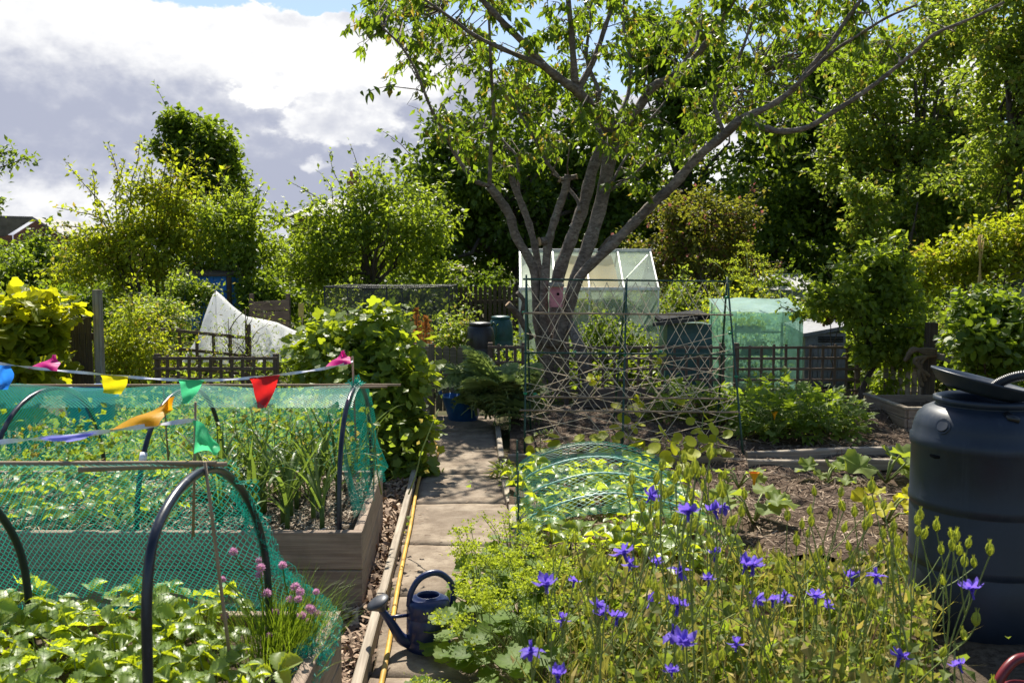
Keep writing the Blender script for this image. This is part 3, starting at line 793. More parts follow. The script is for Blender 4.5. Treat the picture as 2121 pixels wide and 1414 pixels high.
tree('plum_tree', 'yellow green tree with upright whippy shoots, left of the view', gz(290, 16.5), [BL(300, 480, 16.5, 150, 90, 1.1), BL(220, 520, 16.5, 90, 70), BL(400, 500, 16.5, 90, 80), BL(330, 410, 16.5, 90, 60), BL(280, 570, 16.5, 160, 60), BL(150, 570, 16.5, 60, 50)], 12500, .10, L_yellow, .09, 150, (.18, .36), protos=P_leaf, trunks=4, limbs=20, whips=yw)
tree('plum_tree', 'greener leafy tree right of the yellow green whippy tree', gz(500, 16), [BL(480, 480, 16, 70, 70), BL(510, 540, 16, 60, 60), BL(440, 560, 16, 60, 40)], 6500, .10, L_apple, .07, 80, (.16, .32), protos=P_leaf, trunks=2)
tree('far_bush', 'green bush below the brick building at the left edge', gz(60, 20), [BL(60, 530, 20, 80, 45), BL(20, 570, 19, 60, 50), BL(130, 560, 20, 50, 50)], 6000, .11, L_mid, .06, 70, (.2, .4), cat='bush', trunks=3)
# a branch that reaches in from outside on the left
bt = thing('overhanging_branch', gz(-120, 12), 'leafy branch end reaching in at the upper left edge', 'branch')
mbb = MB(); pls = [smooth_path([at(-200, 420, 12), at(-90, 370, 12), at(-10, 350, 12), at(62, 325, 12)], 4), smooth_path([at(-90, 370, 12), at(-30, 330, 12), at(25, 312, 12)], 4), smooth_path([at(-100, 460, 12), at(-40, 440, 12), at(2, 418, 12)], 4)]
Pl, Dl = [], []
for pl in pls:
    mbb.tube(pl, [.02 * (1 - .8 * i / len(pl)) for i in range(len(pl))], 5); p, d = leaves_along(pl, 260, .2, .07); Pl.append(p); Dl.append(d)
mbb.build('twig', M_bark, bt)
Pl = np.concatenate(Pl); Dl = np.concatenate(Dl)
put('foliage', scatter('foliage', P_leaf, Pl, Dl, rng.normal(size=Pl.shape) * .5 + np.array([0, 0, 1.]), .085 * rng.uniform(.7, 1.2, len(Pl)), L_mid), bt)['kind'] = 'stuff'

# the wood behind everything, one far mass, and the rank growth between the plots
def mass(name, label, n, u0, u1, y0, y1, vtop, size, mat, protos=P_far, cat='wood'):
    u = rng.uniform(u0, u1, n); y = rng.uniform(y0, y1, n); top = np.interp(u, [q[0] for q in vtop], [q[1] for q in vtop])
    top = top + 22 * np.sin(u * .031) + 12 * np.sin(u * .083 + 1)
    zt = CH + (560 - top) / F * y; z = zt * rng.random(n) ** .8
    x = (u - 1060) / F * y
    P = np.stack([x, y, np.maximum(.02, z)], 1)
    # clumps: pull every leaf towards one of many centres
    c = P[rng.integers(0, n, n // 60)]; 
    idx = rng.integers(0, len(c), n); P = c[idx] + rand_dirs(n) * (rng.random(n) ** .5)[:, None] * size * np.array([5.0, 4.0, 3.2])
    P[:, 2] = np.maximum(P[:, 2], .03)
    return tag(put(name, scatter(name, protos, P, rand_dirs(n, -.1), rand_dirs(n, .5), size * rng.uniform(.6, 1.2, n), mat)), label, cat, kind='stuff')
mass('distant_wood', 'dark distant wood closing the view behind the garden', 26000, 840, 2330, 27, 33, [(840, 420), (1000, 300), (1250, 360), (1350, 430), (1500, 400), (1600, 330), (1800, 380), (2000, 250), (2330, 100)], .26, L_dark)
mass('distant_wood', 'mid green woodland filling the upper right behind the slender trees', 17000, 1480, 2330, 22.5, 26, [(1480, 330), (1600, 200), (1750, 160), (1900, 210), (2050, 60), (2330, 20)], .17, L_mid)
mass('distant_hedge', 'low green hedge line far behind the left plots', 12000, -220, 900, 22, 26, [(-220, 520), (200, 540), (560, 545), (700, 470), (900, 470)], .17, L_mid, cat='hedge')
def clearing(x, y): return ~((x / y * F + 1060 > 1370) & (x / y * F + 1060 < 1770) & (y < 12.7))
rank('undergrowth', 'rank green growth between the far plots', 15000, -9, 9, 11.4, 18, .75, L_mid, .10, keep=clearing)
rank('undergrowth', 'tall rank growth under the plum and apple trees', 9000, -10, -1, 15, 17.5, 1.5, L_apple, .10)
rank('undergrowth', 'tall rank growth under the lilac and right hand trees', 7000, 2, 11, 15, 19, 1.5, L_mid, .11)
rank('undergrowth', 'pale weeds along the back of the plots', 9000, -7, 7.5, 11.0, 14.5, .65, L_light, .075, keep=clearing)
rank('undergrowth', 'leafy weeds behind the raised beds on the left', 6000, -4.2, -1.2, 6.0, 9.8, .45, L_light, .075)

# garden shrubs that fill the middle distance
for i, (lab, u, v, y, ru, rv, n, mat, sz) in enumerate((
    ('yellow green bramble tangle left of the white fleece', 265, 700, 10.5, 90, 70, 4200, L_yellow, .06),
    ('leafy clump behind the brown trellis, left of the fleece', 330, 650, 12.5, 70, 40, 2600, L_light, .075),
    ('green bush in front of the blue shed', 400, 600, 14.4, 40, 45, 2400, L_apple, .08),
    ('green bush behind the white fleece tent', 560, 610, 15, 60, 40, 2600, L_mid, .09),
    ('low dark bush beyond the trellis at far left', 120, 640, 14, 90, 50, 3000, L_dark, .10),
    ('low leafy plants inside the black fruit cage', 800, 680, 13.6, 120, 36, 3600, L_mid, .075),
    ('dark green bush behind the black fruit cage', 870, 610, 19, 90, 50, 3600, L_dark, .10),
    ('dark shrub in the shade left of the greenhouse', 1000, 620, 20, 60, 60, 3600, L_dark, .10),
    ('tangle of leafy weeds beside the black barrel', 945, 690, 12.2, 45, 45, 2000, L_light, .07),
    ('dark low shrub between lilac and white cold frame', 1560, 600, 20, 80, 50, 3600, L_dark, .10),
    ('yellow green shrub right of the white glass roof', 1740, 620, 13.5, 60, 40, 3000, L_light, .075),
    ('dark hedge mass below the pale woodland tree', 1760, 560, 21, 130, 60, 5200, L_dark, .12),
    ('pale green weeds behind the right picket fence', 1960, 690, 12, 70, 60, 3200, L_light, .07),
    ('green shrub at the right edge behind the barrel', 2090, 660, 12.5, 80, 60, 3600, L_mid, .075),
    ('bright green weeds between bean frame and grow house', 1415, 640, 14.5, 70, 50, 2600, L_light, .075),
    ('yellow green weeds behind the teal compost bin', 1480, 680, 13.2, 34, 60, 1800, L_yellow, .06),
    ('low green plants at the foot of the greenhouse', 1260, 700, 12.6, 90, 40, 2600, L_mid, .07))):
    tree('garden_shrub', lab, gz(u, y), [BL(u, v, y, ru, rv), BL(u + ru * .5, v + rv * .4, y, ru * .6, rv * .6), BL(u - ru * .5, v + rv * .4, y, ru * .6, rv * .6), ((at(u, v, y).x, y, .35), (ru * px2m(y), .4, .35))], int(n * 1.4), sz, mat, .035, 50, (.12, .28), cat='shrub', trunks=3, limbs=6, protos=P_leaf if y < 15 else P_far)

# ------------------------------------------------------------------ the cherry tree
CY = 11.6
ct = thing('cherry_tree', (at(1145, 560, CY).x, CY, 0), 'spreading cherry tree with many grey stems and drooping green leaves', 'tree')
def cp(lst): return [at(u, v, y) for u, v, y in lst]
def seq(pts, y0, y1):
    n = len(pts); return [(u, v, y0 + (y1 - y0) * i / (n - 1)) for i, (u, v) in enumerate(pts)]
K = px2m(CY)
BR = []      # (points, radius at start, radius at end)
def br(pts, y0, y1, w0, w1):
    f = .49 if pts[0][1] > 350 else .80; BR.append((smooth_path(cp(seq(pts, y0, y1)), 4), w0 * K / 2 * f, w1 * K / 2 * (.72 if f < .6 else .85)))
br([(1150, 830), (1146, 770), (1144, 725), (1140, 690)], CY, CY, 118, 96)
br([(1150, 730), (1158, 690), (1168, 650)], CY, CY, 84, 56)
br([(1125, 720), (1113, 665), (1111, 620), (1104, 553), (1069, 491), (1056, 447), (1034, 412), (1014, 386)], CY - .1, CY - .5, 42, 24)
br([(1014, 386), (982, 373), (946, 325), (925, 281), (903, 246), (885, 206), (863, 149), (830, 95), (795, 60)], CY - .5, CY - 1.6, 20, 5)
br([(1014, 386), (1017, 307), (1023, 246), (1019, 175), (1014, 66), (1010, -40), (1005, -130)], CY - .5, CY - .8, 18, 6)
br([(1122, 600), (1111, 526), (1096, 465), (1078, 417), (1061, 373), (1056, 346)], CY + .2, CY + .3, 30, 20)
br([(1075, 412), (1071, 330), (1050, 300), (1020, 270)], CY + .3, CY + .8, 14, 5)
br([(1135, 715), (1128, 660), (1126, 620), (1133, 526), (1139, 491), (1153, 443), (1170, 395), (1177, 362)], CY - .25, CY - .4, 44, 20)
br([(1137, 498), (1118, 500)], CY - .3, CY - .45, 24, 24)
br([(1160, 372), (1194, 366)], CY - .38, CY - .42, 16, 15)
br([(1145, 710), (1150, 650), (1157, 570), (1183, 496), (1210, 421), (1227, 351), (1249, 298)], CY, CY + .5, 60, 34)
br([(1200, 440), (1196, 414), (1166, 377), (1131, 333), (1104, 281), (1078, 237), (1056, 193), (1000, 120), (950, 60), (915, 20)], CY + .2, CY + 1.2, 18, 5)
br([(1249, 298), (1235, 250), (1240, 190), (1215, 120), (1225, 20), (1222, -90)], CY + .5, CY + 1.3, 18, 5)
br([(1152, 720), (1170, 660), (1192, 583), (1223, 496), (1245, 421), (1258, 351), (1271, 290)], CY - .3, CY - .3, 60, 38)
br([(1271, 290), (1249, 246), (1223, 219), (1196, 189), (1170, 171), (1126, 136), (1091, 96), (1043, 48), (999, 0), (960, -60)], CY - .3, CY - 1.8, 34, 10)
br([(1126, 136), (1060, 110), (985, 75), (930, 35), (880, 0)], CY - 1.2, CY - 2, 14, 5)
br([(1192, 186), (1185, 88), (1177, 0), (1165, -120)], CY - .8, CY - 1.2, 20, 8)
br([(1198, 186), (1231, 123), (1253, 57), (1271, 0), (1280, -100)], CY - .8, CY - .5, 18, 7)
br([(1271, 290), (1283, 270), (1314, 237), (1353, 180), (1397, 158), (1441, 118), (1472, 75), (1498, 35), (1520, 0), (1550, -60)], CY - .3, CY - 1.2, 28, 9)
br([(1268, 262), (1301, 197), (1305, 120), (1290, 40), (1300, -60)], CY - .2, CY + .8, 15, 5)
br([(1397, 158), (1440, 90), (1450, 20), (1455, -60)], CY - .7, CY + .2, 12, 5)
br([(1158, 715), (1172, 650), (1200, 575), (1257, 517), (1310, 465), (1353, 421), (1397, 381), (1445, 325), (1498, 281), (1533, 246)], CY - .4, CY - 1.3, 42, 24)
br([(1533, 248), (1581, 265), (1625, 272), (1674, 263), (1726, 232), (1792, 189), (1849, 145), (1897, 105), (1937, 70), (2011, 39), (2081, 4)], CY - 1.3, CY - 2.6, 17, 5)
br([(1533, 246), (1595, 219), (1643, 184), (1682, 136), (1722, 88), (1757, 35), (1783, 0), (1820, -60)], CY - 1.3, CY - 1.8, 17, 6)
br([(1640, 185), (1722, 110), (1783, 70), (1840, 35), (1900, 10)], CY - 1.5, CY - 2.4, 10, 4)
br([(1500, 280), (1480, 200), (1530, 120), (1560, 40), (1600, -40)], CY - 1.2, CY - .6, 11, 5)
br([(1262, 395), (1310, 364), (1349, 329), (1410, 307), (1480, 259), (1516, 224), (1570, 150)], CY - .3, CY + .8, 14, 4)
br([(1264, 385), (1292, 333), (1323, 289), (1340, 254), (1384, 197), (1400, 110)], CY - .2, CY + 1.2, 13, 4)
br([(1240, 520), (1262, 493), (1278, 488)], CY - .2, CY - .3, 16, 9)
br([(1166, 650), (1198, 713), (1233, 850)], CY - .2, CY - 1.0, 34, 40)
br([(1100, 700), (1075, 655), (1052, 630)], CY - .2, CY - .5, 28, 18)
br([(1078, 660), (1085, 625), (1072, 605)], CY - .3, CY - .45, 18, 12)
mt = MB()
for pl, r0, r1 in BR[:2]:
    n = len(pl); mt.tube(pl, [r0 + (r1 - r0) * i / (n - 1) + (.06 * (1 - i / 4) if i < 4 else 0) for i in range(n)], 12)
trunk = mt.build('trunk', M_cherrybark, ct)
for pl, r0, r1 in BR[2:]:
    n = len(pl)
    rr = [(r0 + (r1 - r0) * (i / (n - 1)) ** .8) * (1 + .09 * math.sin(i * 2.1 + r0 * 90) + random.uniform(-.05, .05)) for i in range(n)]
    MB().tube(pl, rr, 10 if r0 > .05 else 7).build('branch', M_cherrybark, ct)
for u, v, y, du, dv, r in ((1118, 500, CY - .45, -1, .2, 12.5), (1056, 346, CY + .3, -.2, -1, 10.5), (1278, 488, CY - .3, 1, -.2, 5), (1194, 366, CY - .42, 1, -.2, 7.6), (1160, 372, CY - .38, -1, 0, 8.1), (1052, 630, CY - .5, -1, -1, 9)):
    p = at(u, v, y); q = p + Vector((du, -.3, -dv)).normalized() * .012
    MB().tube([p, q], [r * K * .72, r * K * .7], 10).build('cut_end', M_cut, ct)
# twigs: every target inside the crown grows out of the nearest branch
allp = np.array([list(p) for pl, r0, r1 in BR[2:] for p in pl if p.z > 2.3])
def inside(u, v, poly):
    c = False; n = len(poly)
    for i in range(n):
        (a, b), (d, e_) = poly[i], poly[(i + 1) % n]
        if (b > v) != (e_ > v) and u < (d - a) * (v - b) / (e_ - b) + a: c = not c
    return c
POLY = [(700, 95), (735, 60), (725, 15), (790, -70), (900, -200), (1200, -300), (1600, -260), (1850, -120), (1960, -20), (1930, 60), (1850, 110), (1760, 190), (1700, 250), (1600, 300), (1500, 300), (1440, 360), (1360, 340), (1320, 400), (1290, 380), (1300, 300), (1230, 330), (1180, 300), (1110, 350), (1075, 350), (990, 370), (955, 340), (905, 270), (850, 235), (790, 200), (745, 150)]
mtw = MB(); LP, LD = [], []; cnt = 0; tries = 0
while cnt < 560 and tries < 9000:
    tries += 1
    u, v = random.uniform(700, 1960), random.uniform(-290, 400)
    if not inside(u, v, POLY): continue
    lump = math.sin(u * .021 + 1) * math.sin(v * .027 + u * .006) + .5 * math.sin(u * .05) * math.sin(v * .06)
    if lump < -.28 and random.random() < .75: continue
    if v < -50 and random.random() < .86: continue
    y = CY + random.uniform(-1.7, 2.3)
    p = at(u, v, y); dd = allp - np.array(list(p)); dd[:, 1] *= .55
    k = int(np.argmin((dd ** 2).sum(1) + np.maximum(0, allp[:, 2] - p.z) * .3)); q = Vector(allp[k])
    L = (p - q).length
    if L > 2.3 or L < .12: continue
    pl = limb_pts(q, p, 5, .08, .12); pl.append(p + Vector((random.gauss(0, .1), random.gauss(0, .1), -.06)))
    mtw.tube(pl, [max(.004, .012 * min(1, L) * (1 - .8 * i / 6)) for i in range(7)], 4)
    n = random.randint(17, 28)
    a, d = leaves_along(pl[2:] if L > .6 else pl, n, .1, .03, 4); LP.append(a); LD.append(d); cnt += 1
mtw.build('twigs', M_cherrybark, ct)['kind'] = 'stuff'
LP, LD = np.concatenate(LP), np.concatenate(LD)
LD[:, 2] = -np.abs(LD[:, 2]) * .5 - .62
LN = rng.normal(size=LP.shape) * .8 + np.array([0, -.3, .5])
LS = .124 * rng.uniform(.65, 1.2, len(LP))
cherry_leaf = [leaf_mesh('cherry_leaf', blade([.01, .13, .21, .235, .20, .11, .0], .08, .25, .03), L_cherry), leaf_mesh('cherry_leaf', blade([.01, .11, .18, .21, .19, .12, .0], .12, .4, .05), L_cherry)]
key = np.argsort(LP[:, 1] + rng.random(len(LP)) * .4)[:]; vis = [i for i in key if LP[i, 2] < CH + LP[i, 1] * .33][:300]
for i in vis: leaf_put('leaf', cherry_leaf[i % 2], LP[i], LD[i], LN[i], LS[i] * 1.05, ct)
rest = np.setdiff1d(np.arange(len(LP)), vis)
put('crown', scatter('crown', P_long, LP[rest], LD[rest], LN[rest], LS[rest], L_cherry), ct)['kind'] = 'stuff'
# ------------------------------------------------------------------ buildings far behind
h = thing('brick_building', at(-80, 560, 55) * 1.0, 'low brick building with a grey gabled roof at the far left', 'building')
y = 55; A, B_, Cc = at(-260, 500, y), at(25, 502, y), at(125, 500, y)
a = at(-260, 455, y); b = at(73, 455, y)
x0, x1, xm = at(28, 500, y).x, at(122, 500, y).x, at(76, 500, y).x; ze, zr = at(0, 487, y).z, at(0, 455, y).z; xL = -60
MB().add([(x0, y, 0), (x1, y, 0), (x1, y, ze), (xm, y, zr - .05), (x0, y, ze), (x0, y + 14, 0), (x1, y + 14, 0), (x1, y + 14, ze), (xm, y + 14, zr - .05), (x0, y + 14, ze)],
         [(0, 1, 2, 3, 4), (9, 8, 7, 6, 5), (0, 4, 9, 5), (1, 6, 7, 2)]).build('gable_wall', M_brick, h)
MB().add([(xm, y - .3, zr), (x1 + .4, y - .3, ze - .15), (x1 + .4, y + 14, ze - .15), (xm, y + 14, zr), (xm, y - .3, zr + .15), (x1 + .4, y - .3, ze), (x1 + .4, y + 14, ze), (xm, y + 14, zr + .15)], [(0, 1, 2, 3), (4, 7, 6, 5), (0, 4, 5, 1), (1, 5, 6, 2)]).build('roof_slope', M_slate, h)
MB().add([(x0 - 9, y - 6, 0), (x0, y - .1, 0), (x0, y - .1, ze), (x0 - 9, y - 6, ze)], [(0, 1, 2, 3)]).build('side_wall', M_brick, h)
MB().add([(xm, y - .3, zr + .02), (x0 - .3, y - .35, ze - .1), (x0 - 9.3, y - 6.3, ze - .1), (xm - 9, y - 6, zr), (xm, y - .3, zr + .17), (x0 - .3, y - .35, ze + .05), (x0 - 9.3, y - 6.3, ze + .05), (xm - 9, y - 6, zr + .15)], [(3, 2, 1, 0), (4, 5, 6, 7), (0, 1, 5, 4), (1, 2, 6, 5)]).build('roof_slope', M_slate, h)
y = 42
h = thing('house', at(690, 560, y), 'brick house with slate roof and chimney hidden behind the apple tree', 'building')
x0, x1 = at(592, 500, y).x, at(860, 500, y).x; ze, zr = at(0, 448, y).z, at(0, 395, y).z
MB().box((x0 + .4, y, 0), (x1 - .4, y + 8, ze)).build('wall', M_brick, h)
MB().add([(x0, y - .4, ze), (x1, y - .4, ze), (x1, y + 4, zr), (x0 + 1.5, y + 4, zr), (x0, y + 8.4, ze), (x1, y + 8.4, ze)], [(0, 1, 2, 3), (3, 2, 5, 4), (0, 3, 4), (1, 5, 2), (0, 4, 5, 1)]).build('roof', M_slate, h)
cx = at(734, 400, y + 4).x; cz0, cz1 = at(0, 400, y + 4).z, at(0, 372, y + 4).z
chm = MB().box((cx - .32, y + 3.7, cz0 - 1), (cx + .32, y + 4.3, cz1)).build('chimney', M_brick, h)
for s in (-.14, .16): MB().lathe([(.11, 0), (.09, .1), (.085, .38), (.1, .42)], 10, (cx + s, y + 4, cz1)).build('chimney_pot', M_tan, chm)

# ------------------------------------------------------------------ sheds, frames and fences in the middle distance
y = 15.2
s = thing('blue_shed', gz(428, y), 'bright blue painted shed half hidden behind the white fleece', 'shed')
xa, xb = at(378, 600, y).x, at(470, 600, y).x; zt = at(0, 572, y).z
for i in range(7):
    xx = xa + (xb - xa) * (i + .5) / 7; plank('plank', (xx, y, 0), (xx, y, zt), (xb - xa) / 7 - .006, .02, M_bluepaint, s, up=(0, 1, 0))
plank('corner_post', (xb + .05, y - .03, 0), (xb + .05, y - .03, zt + .05), .07, .07, M_darkwood, s)
MB().add([(xa - .1, y - .1, zt), (xb + .1, y - .1, zt), (xb + .1, y + 1.6, zt + .2), (xa - .1, y + 1.6, zt + .2), (xa - .1, y - .1, zt + .03), (xb + .1, y - .1, zt + .03), (xb + .1, y + 1.6, zt + .23), (xa - .1, y + 1.6, zt + .23)], [(0, 3, 2, 1), (4, 5, 6, 7), (0, 1, 5, 4), (1, 2, 6, 5), (2, 3, 7, 6), (3, 0, 4, 7)]).build('roof', M_darkwood, s)
MB().box((xa, y + .04, 0), (xb, y + 1.5, zt - .02)).build('body', M_bluepaint, s)

def trellis(name, label, p0, p1, z0, z1, nv, nh, mat, w=.03, group=None, tilt=0.0, posts=True, jit=.006):
    """square trellis between two ground points; every lath is a board"""
    p0, p1 = Vector(p0), Vector(p1); t = thing(name, (p0.x, p0.y, 0), label, 'trellis', group)
    d = (p1 - p0); n = Vector((d.y, -d.x, 0)).normalized() * (.012 if d.x > 0 else -.012)
    n = n if n.y < 0 else -n
    for i in range(nv):
        q = p0 + d * (i / (nv - 1)); zz = tilt * i / (nv - 1)
        plank('lath', q + Vector((random.uniform(-jit, jit), 0, z0 + zz)), q + Vector((random.uniform(-jit, jit), 0, z1 + zz + random.uniform(-.01, .02))), w, .018, mat, t, up=n)
    for j in range(nh):
        zz = z0 + .04 + (z1 - z0 - .06) * j / (nh - 1)
        plank('rail', p0 + n * 1.7 + Vector((0, 0, zz)) - d.normalized() * .03, p1 + n * 1.7 + Vector((0, 0, zz + tilt)) + d.normalized() * .03, .018, w, mat, t, warp=.003)
    if posts:
        for q in (p0, p1): plank('post', q - n * 3 + Vector((0, 0, 0)), q - n * 3 + Vector((0, 0, z1 + .03)), .06, .06, mat, t)
    return t
FY = 10.7
zt = at(0, 716, FY).z; zb = at(0, 815, FY).z
trellis('trellis_fence', 'dark square trellis in front of the teal compost bin', gz(1175, FY), gz(1500, FY), zb, zt, 14, 5, M_trellis)
trellis('trellis_fence', 'dark square trellis in front of the green grow house', gz(1530, FY), gz(1785, FY), zb, zt, 11, 5, M_trellis)
trellis('trellis_fence', 'narrow slatted trellis panel at the left side of the gate', gz(862, 10.1), gz(888, 10.1), .0, at(0, 718, 10.1).z, 3, 6, M_wood, .05)
trellis('trellis_fence', 'lower brown trellis left of the currant bush', gz(318, 10.2), gz(566, 10.2), .25, at(0, 738, 10.2).z, 12, 4, M_trellis, .035)
trellis('trellis_fence', 'leaning upper trellis panel in front of the white fleece', gz(300, 11.1) , gz(508, 10.9), .45, at(0, 676, 11).z, 7, 3, M_trellis, .04, tilt=-.11)
trellis('trellis_fence', 'short trellis between gate barrel and bean frame', gz(1015, 10.9), gz(1085, 10.9), .3, at(0, 715, 10.9).z, 5, 3, M_trellis, .035)
sl = thing('sleeper_edge', gz(1380, FY - .1), 'dark timber sleepers along the foot of the trellis', 'sleeper')
for a, b, zz in ((1190, 1375, .07), (1378, 1560, .07), (1565, 1790, .07), (1200, 1440, .19)):
    plank('sleeper', gz(a, FY - .1) + Vector((0, 0, zz)), gz(b, FY - .1) + Vector((0, 0, zz + .01)), .1, .12, M_trellis, sl, warp=.004)
# gate of pickets
def picket(name, p, h, w, mat, parent, dx=(1, 0)):
    d = Vector((dx[0], dx[1], 0)).normalized(); n = Vector((-d.y, d.x, 0)) * .011
    prof = [(-w / 2, 0), (w / 2, 0), (w / 2, h - w * .45), (w * .3, h - w * .12), (0, h), (-w * .3, h - w * .12), (-w / 2, h - w * .45)]
    f_ = [Vector(p) + d * x + Vector((0, 0, z)) - n for x, z in prof]; b_ = [q + n * 2 for q in f_]
    k = len(prof)
    return MB().add(f_ + b_, [tuple(range(k)), tuple(range(2 * k - 1, k - 1, -1))] + [(i, i + k, (i + 1) % k + k, (i + 1) % k) for i in range(k)]).build(name, mat, parent)
GY = 10.0
g = thing('picket_gate', gz(930, GY), 'brown picket gate with rounded tops at the end of the path', 'gate')
ztop = at(0, 718, GY).z
for u in (908, 923, 938, 953, 968): picket('picket', gz(u, GY) + Vector((0, 0, .07)), ztop - .07 + random.uniform(-.015, .01), .072, M_fence, g)
for z in (.25, ztop - .24): plank('rail', gz(896, GY + .035) + Vector((0, 0, z)), gz(980, GY + .035) + Vector((0, 0, z)), .03, .07, M_fence, g)
plank('post', gz(893, GY + .02), gz(893, GY + .02) + Vector((0, 0, ztop + .03)), .06, .06, M_fence, g)
rf = thing('picket_fence', gz(1890, 10.4), 'weathered leaning pickets beside the rope post on the right', 'fence')
for i, u in enumerate((1842, 1857, 1872, 1888, 1902, 1916)): picket('picket', gz(u, 10.5 - i * .02), at(0, 722 - i * 5, 10.4).z, .055, M_wood, rf)
plank('rail', gz(1836, 10.55) + Vector((0, 0, .62)), gz(1925, 10.5) + Vector((0, 0, .66)), .03, .06, M_wood, rf)
plank('rail', gz(1836, 10.55) + Vector((0, 0, .2)), gz(1925, 10.5) + Vector((0, 0, .2)), .03, .06, M_wood, rf)
rp = thing('rope_post', gz(1930, 9.9), 'dark fence post with thick rope looped over its top, right side', 'post')
plank('post', gz(1930, 9.9), at(1930, 668, 9.9), .11, .11, M_darkwood, rp)
plank('rail', at(1935, 735, 9.9), at(2010, 755, 9.6), .04, .07, M_wood, rp)
for k in range(3):
    pl = smooth_path([at(1880 - k * 3, 742 + 3 * k, 9.85), at(1890, 728 - k * 3, 9.82), at(1915, 723 + k * 4, 9.78), at(1938, 727 + k * 4, 9.78), at(1912 - k * 9, 745, 9.78), at(1904 + k * 8, 775, 9.78), at(1910 + k * 6, 800 - 12 * k, 9.8)], 6)
    MB().tube(pl, [.020 + .005 * (i % 2) for i in range(len(pl))], 6).build('rope', M_rope, rp)
gf = thing('grey_fence', gz(2060, 15.5), 'grey picket fence in the distance below the cane wigwam', 'fence')
for i in range(14): picket('picket', gz(1975 + i * 13, 15.5), at(0, 598, 15.5).z + random.uniform(-.03, .02), .075, M_greyboard, gf)
for z in (.4, 1.1): plank('rail', gz(1970, 15.54) + Vector((0, 0, z)), gz(2150, 15.54) + Vector((0, 0, z)), .03, .08, M_greyboard, gf)
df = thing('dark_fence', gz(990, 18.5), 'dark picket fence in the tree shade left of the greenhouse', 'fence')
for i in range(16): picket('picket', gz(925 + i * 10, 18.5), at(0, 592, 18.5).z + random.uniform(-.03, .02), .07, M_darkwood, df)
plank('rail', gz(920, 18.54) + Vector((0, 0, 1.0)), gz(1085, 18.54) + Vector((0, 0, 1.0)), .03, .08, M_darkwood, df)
lf = thing('board_fence', gz(165, 8.7), 'dark upright fence boards with a tall post at the left hedge', 'fence')
for i, u in enumerate((146, 158, 170, 182)): plank('board', gz(u, 8.75), at(u, 668 - 4 * i, 8.75), .05, .02, M_darkwood, lf, up=(0, 1, 0))
plank('post', gz(200, 8.7), at(201, 600, 8.7), .075, .075, M_wood, lf)
for z in (.45, 1.0): plank('rail', gz(60, 8.8) + Vector((0, 0, z)), gz(205, 8.8) + Vector((0, 0, z)), .03, .07, M_darkwood, lf)
bf = thing('board_screen', gz(570, 13.4), 'grey brown board screen behind the white fleece', 'fence')
for i in range(4): plank('board', gz(515, 13.4) + Vector((0, 0, .62 + i * .16)), gz(598, 13.4) + Vector((0, 0, .66 + i * .16)), .02, .15, M_trellis, bf)
for u in (520, 596): plank('post', gz(u, 13.44), gz(u, 13.44) + Vector((0, 0, 1.3)), .06, .06, M_trellis, bf)

# black fruit cage
fy0, fy1 = 12.8, 14.6
fc = thing('fruit_cage', gz(800, 13.6), 'box shaped fruit cage of black netting on thin black poles', 'fruit cage')
c = [at(672, 594, fy0), at(930, 594, fy0)]; zt = c[0].z; xa, xb = c[0].x, c[1].x
for x in (xa, (xa + xb) / 2, xb):
    for yv in (fy0, fy1): cane('pole', (x, yv, 0), (x, yv, zt), .013, M_black, fc, knots=False)
for yv in (fy0, fy1): cane('pole', (xa, yv, zt), (xb, yv, zt), .012, M_black, fc, knots=False, bow=.02)
for x in (xa, xb): cane('pole', (x, fy0, zt), (x, fy1, zt), .012, M_black, fc, knots=False)
def flatnet(p, eu, ev, nu, nv, sag=.01):
    s = np.linspace(0, 1, nu)[:, None, None]; t = np.linspace(0, 1, nv)[None, :, None]
    P = np.array(p)[None, None] + s * np.array(eu) + t * np.array(ev)
    return P + rng.normal(size=P.shape) * .002 + np.array([0, 0, -1.0]) * sag * (np.sin(np.pi * s) * np.sin(np.pi * t))
for nm, p, eu, ev, nu, nv in (('front_net', (xa, fy0, .3), (xb - xa, 0, 0), (0, 0, zt - .3), 110, 66), ('back_net', (xa, fy1, .3), (xb - xa, 0, 0), (0, 0, zt - .3), 110, 66), ('roof_net', (xa, fy0, zt + .01), (xb - xa, 0, 0), (0, fy1 - fy0, 0), 70, 40)):
    put(nm, net_mesh(nm, flatnet(p, eu, ev, nu, nv),   .002 if nm == 'roof_net' else .0046, M_blacknet), fc)

# white fleece tent
fl = thing('fleece_cover', gz(520, 12), 'white fleece draped in a peak over a pole behind the trellis', 'plant cover')
us = [402, 420, 434, 446, 460, 480, 510, 545, 575, 605, 632, 648]; vt = [738, 668, 625, 601, 612, 632, 655, 661, 668, 682, 694, 712]
nu, nv = 44, 16; uu = np.linspace(402, 648, nu); vv = np.interp(uu, us, vt)
V = []
for i in range(nu):
    for side in range(2 * nv + 1):
        t = abs(side - nv) / nv; sg = -1 if side < nv else 1
        top = at(uu[i], vv[i], 12.2); zz = top.z * (1 - t) + .45 * t
        wr = (.06 * math.sin(i * .45 + t * 3) + .045 * math.sin(i * 1.1 - t * 7) + .03 * math.sin(i * 2.1 + t * 5 + 1.3 * math.sin(t * 9))) * min(1, t * 2.5)
        V.append((top.x + .03 * math.sin(t * 5 + i * .4) * t, 12.2 + sg * (t ** .8) * (.5 + .1 * math.sin(i * .5)) + wr, zz + .012 * math.sin(i * .7 + t * 12) * t))
m2 = 2 * nv + 1
Fa = np.array([(i * m2 + j, (i + 1) * m2 + j, (i + 1) * m2 + j + 1, i * m2 + j + 1) for i in range(nu - 1) for j in range(m2 - 1)])
put('sheet', np_mesh('sheet', np.array(V), Fa, M_fleece, True), fl)
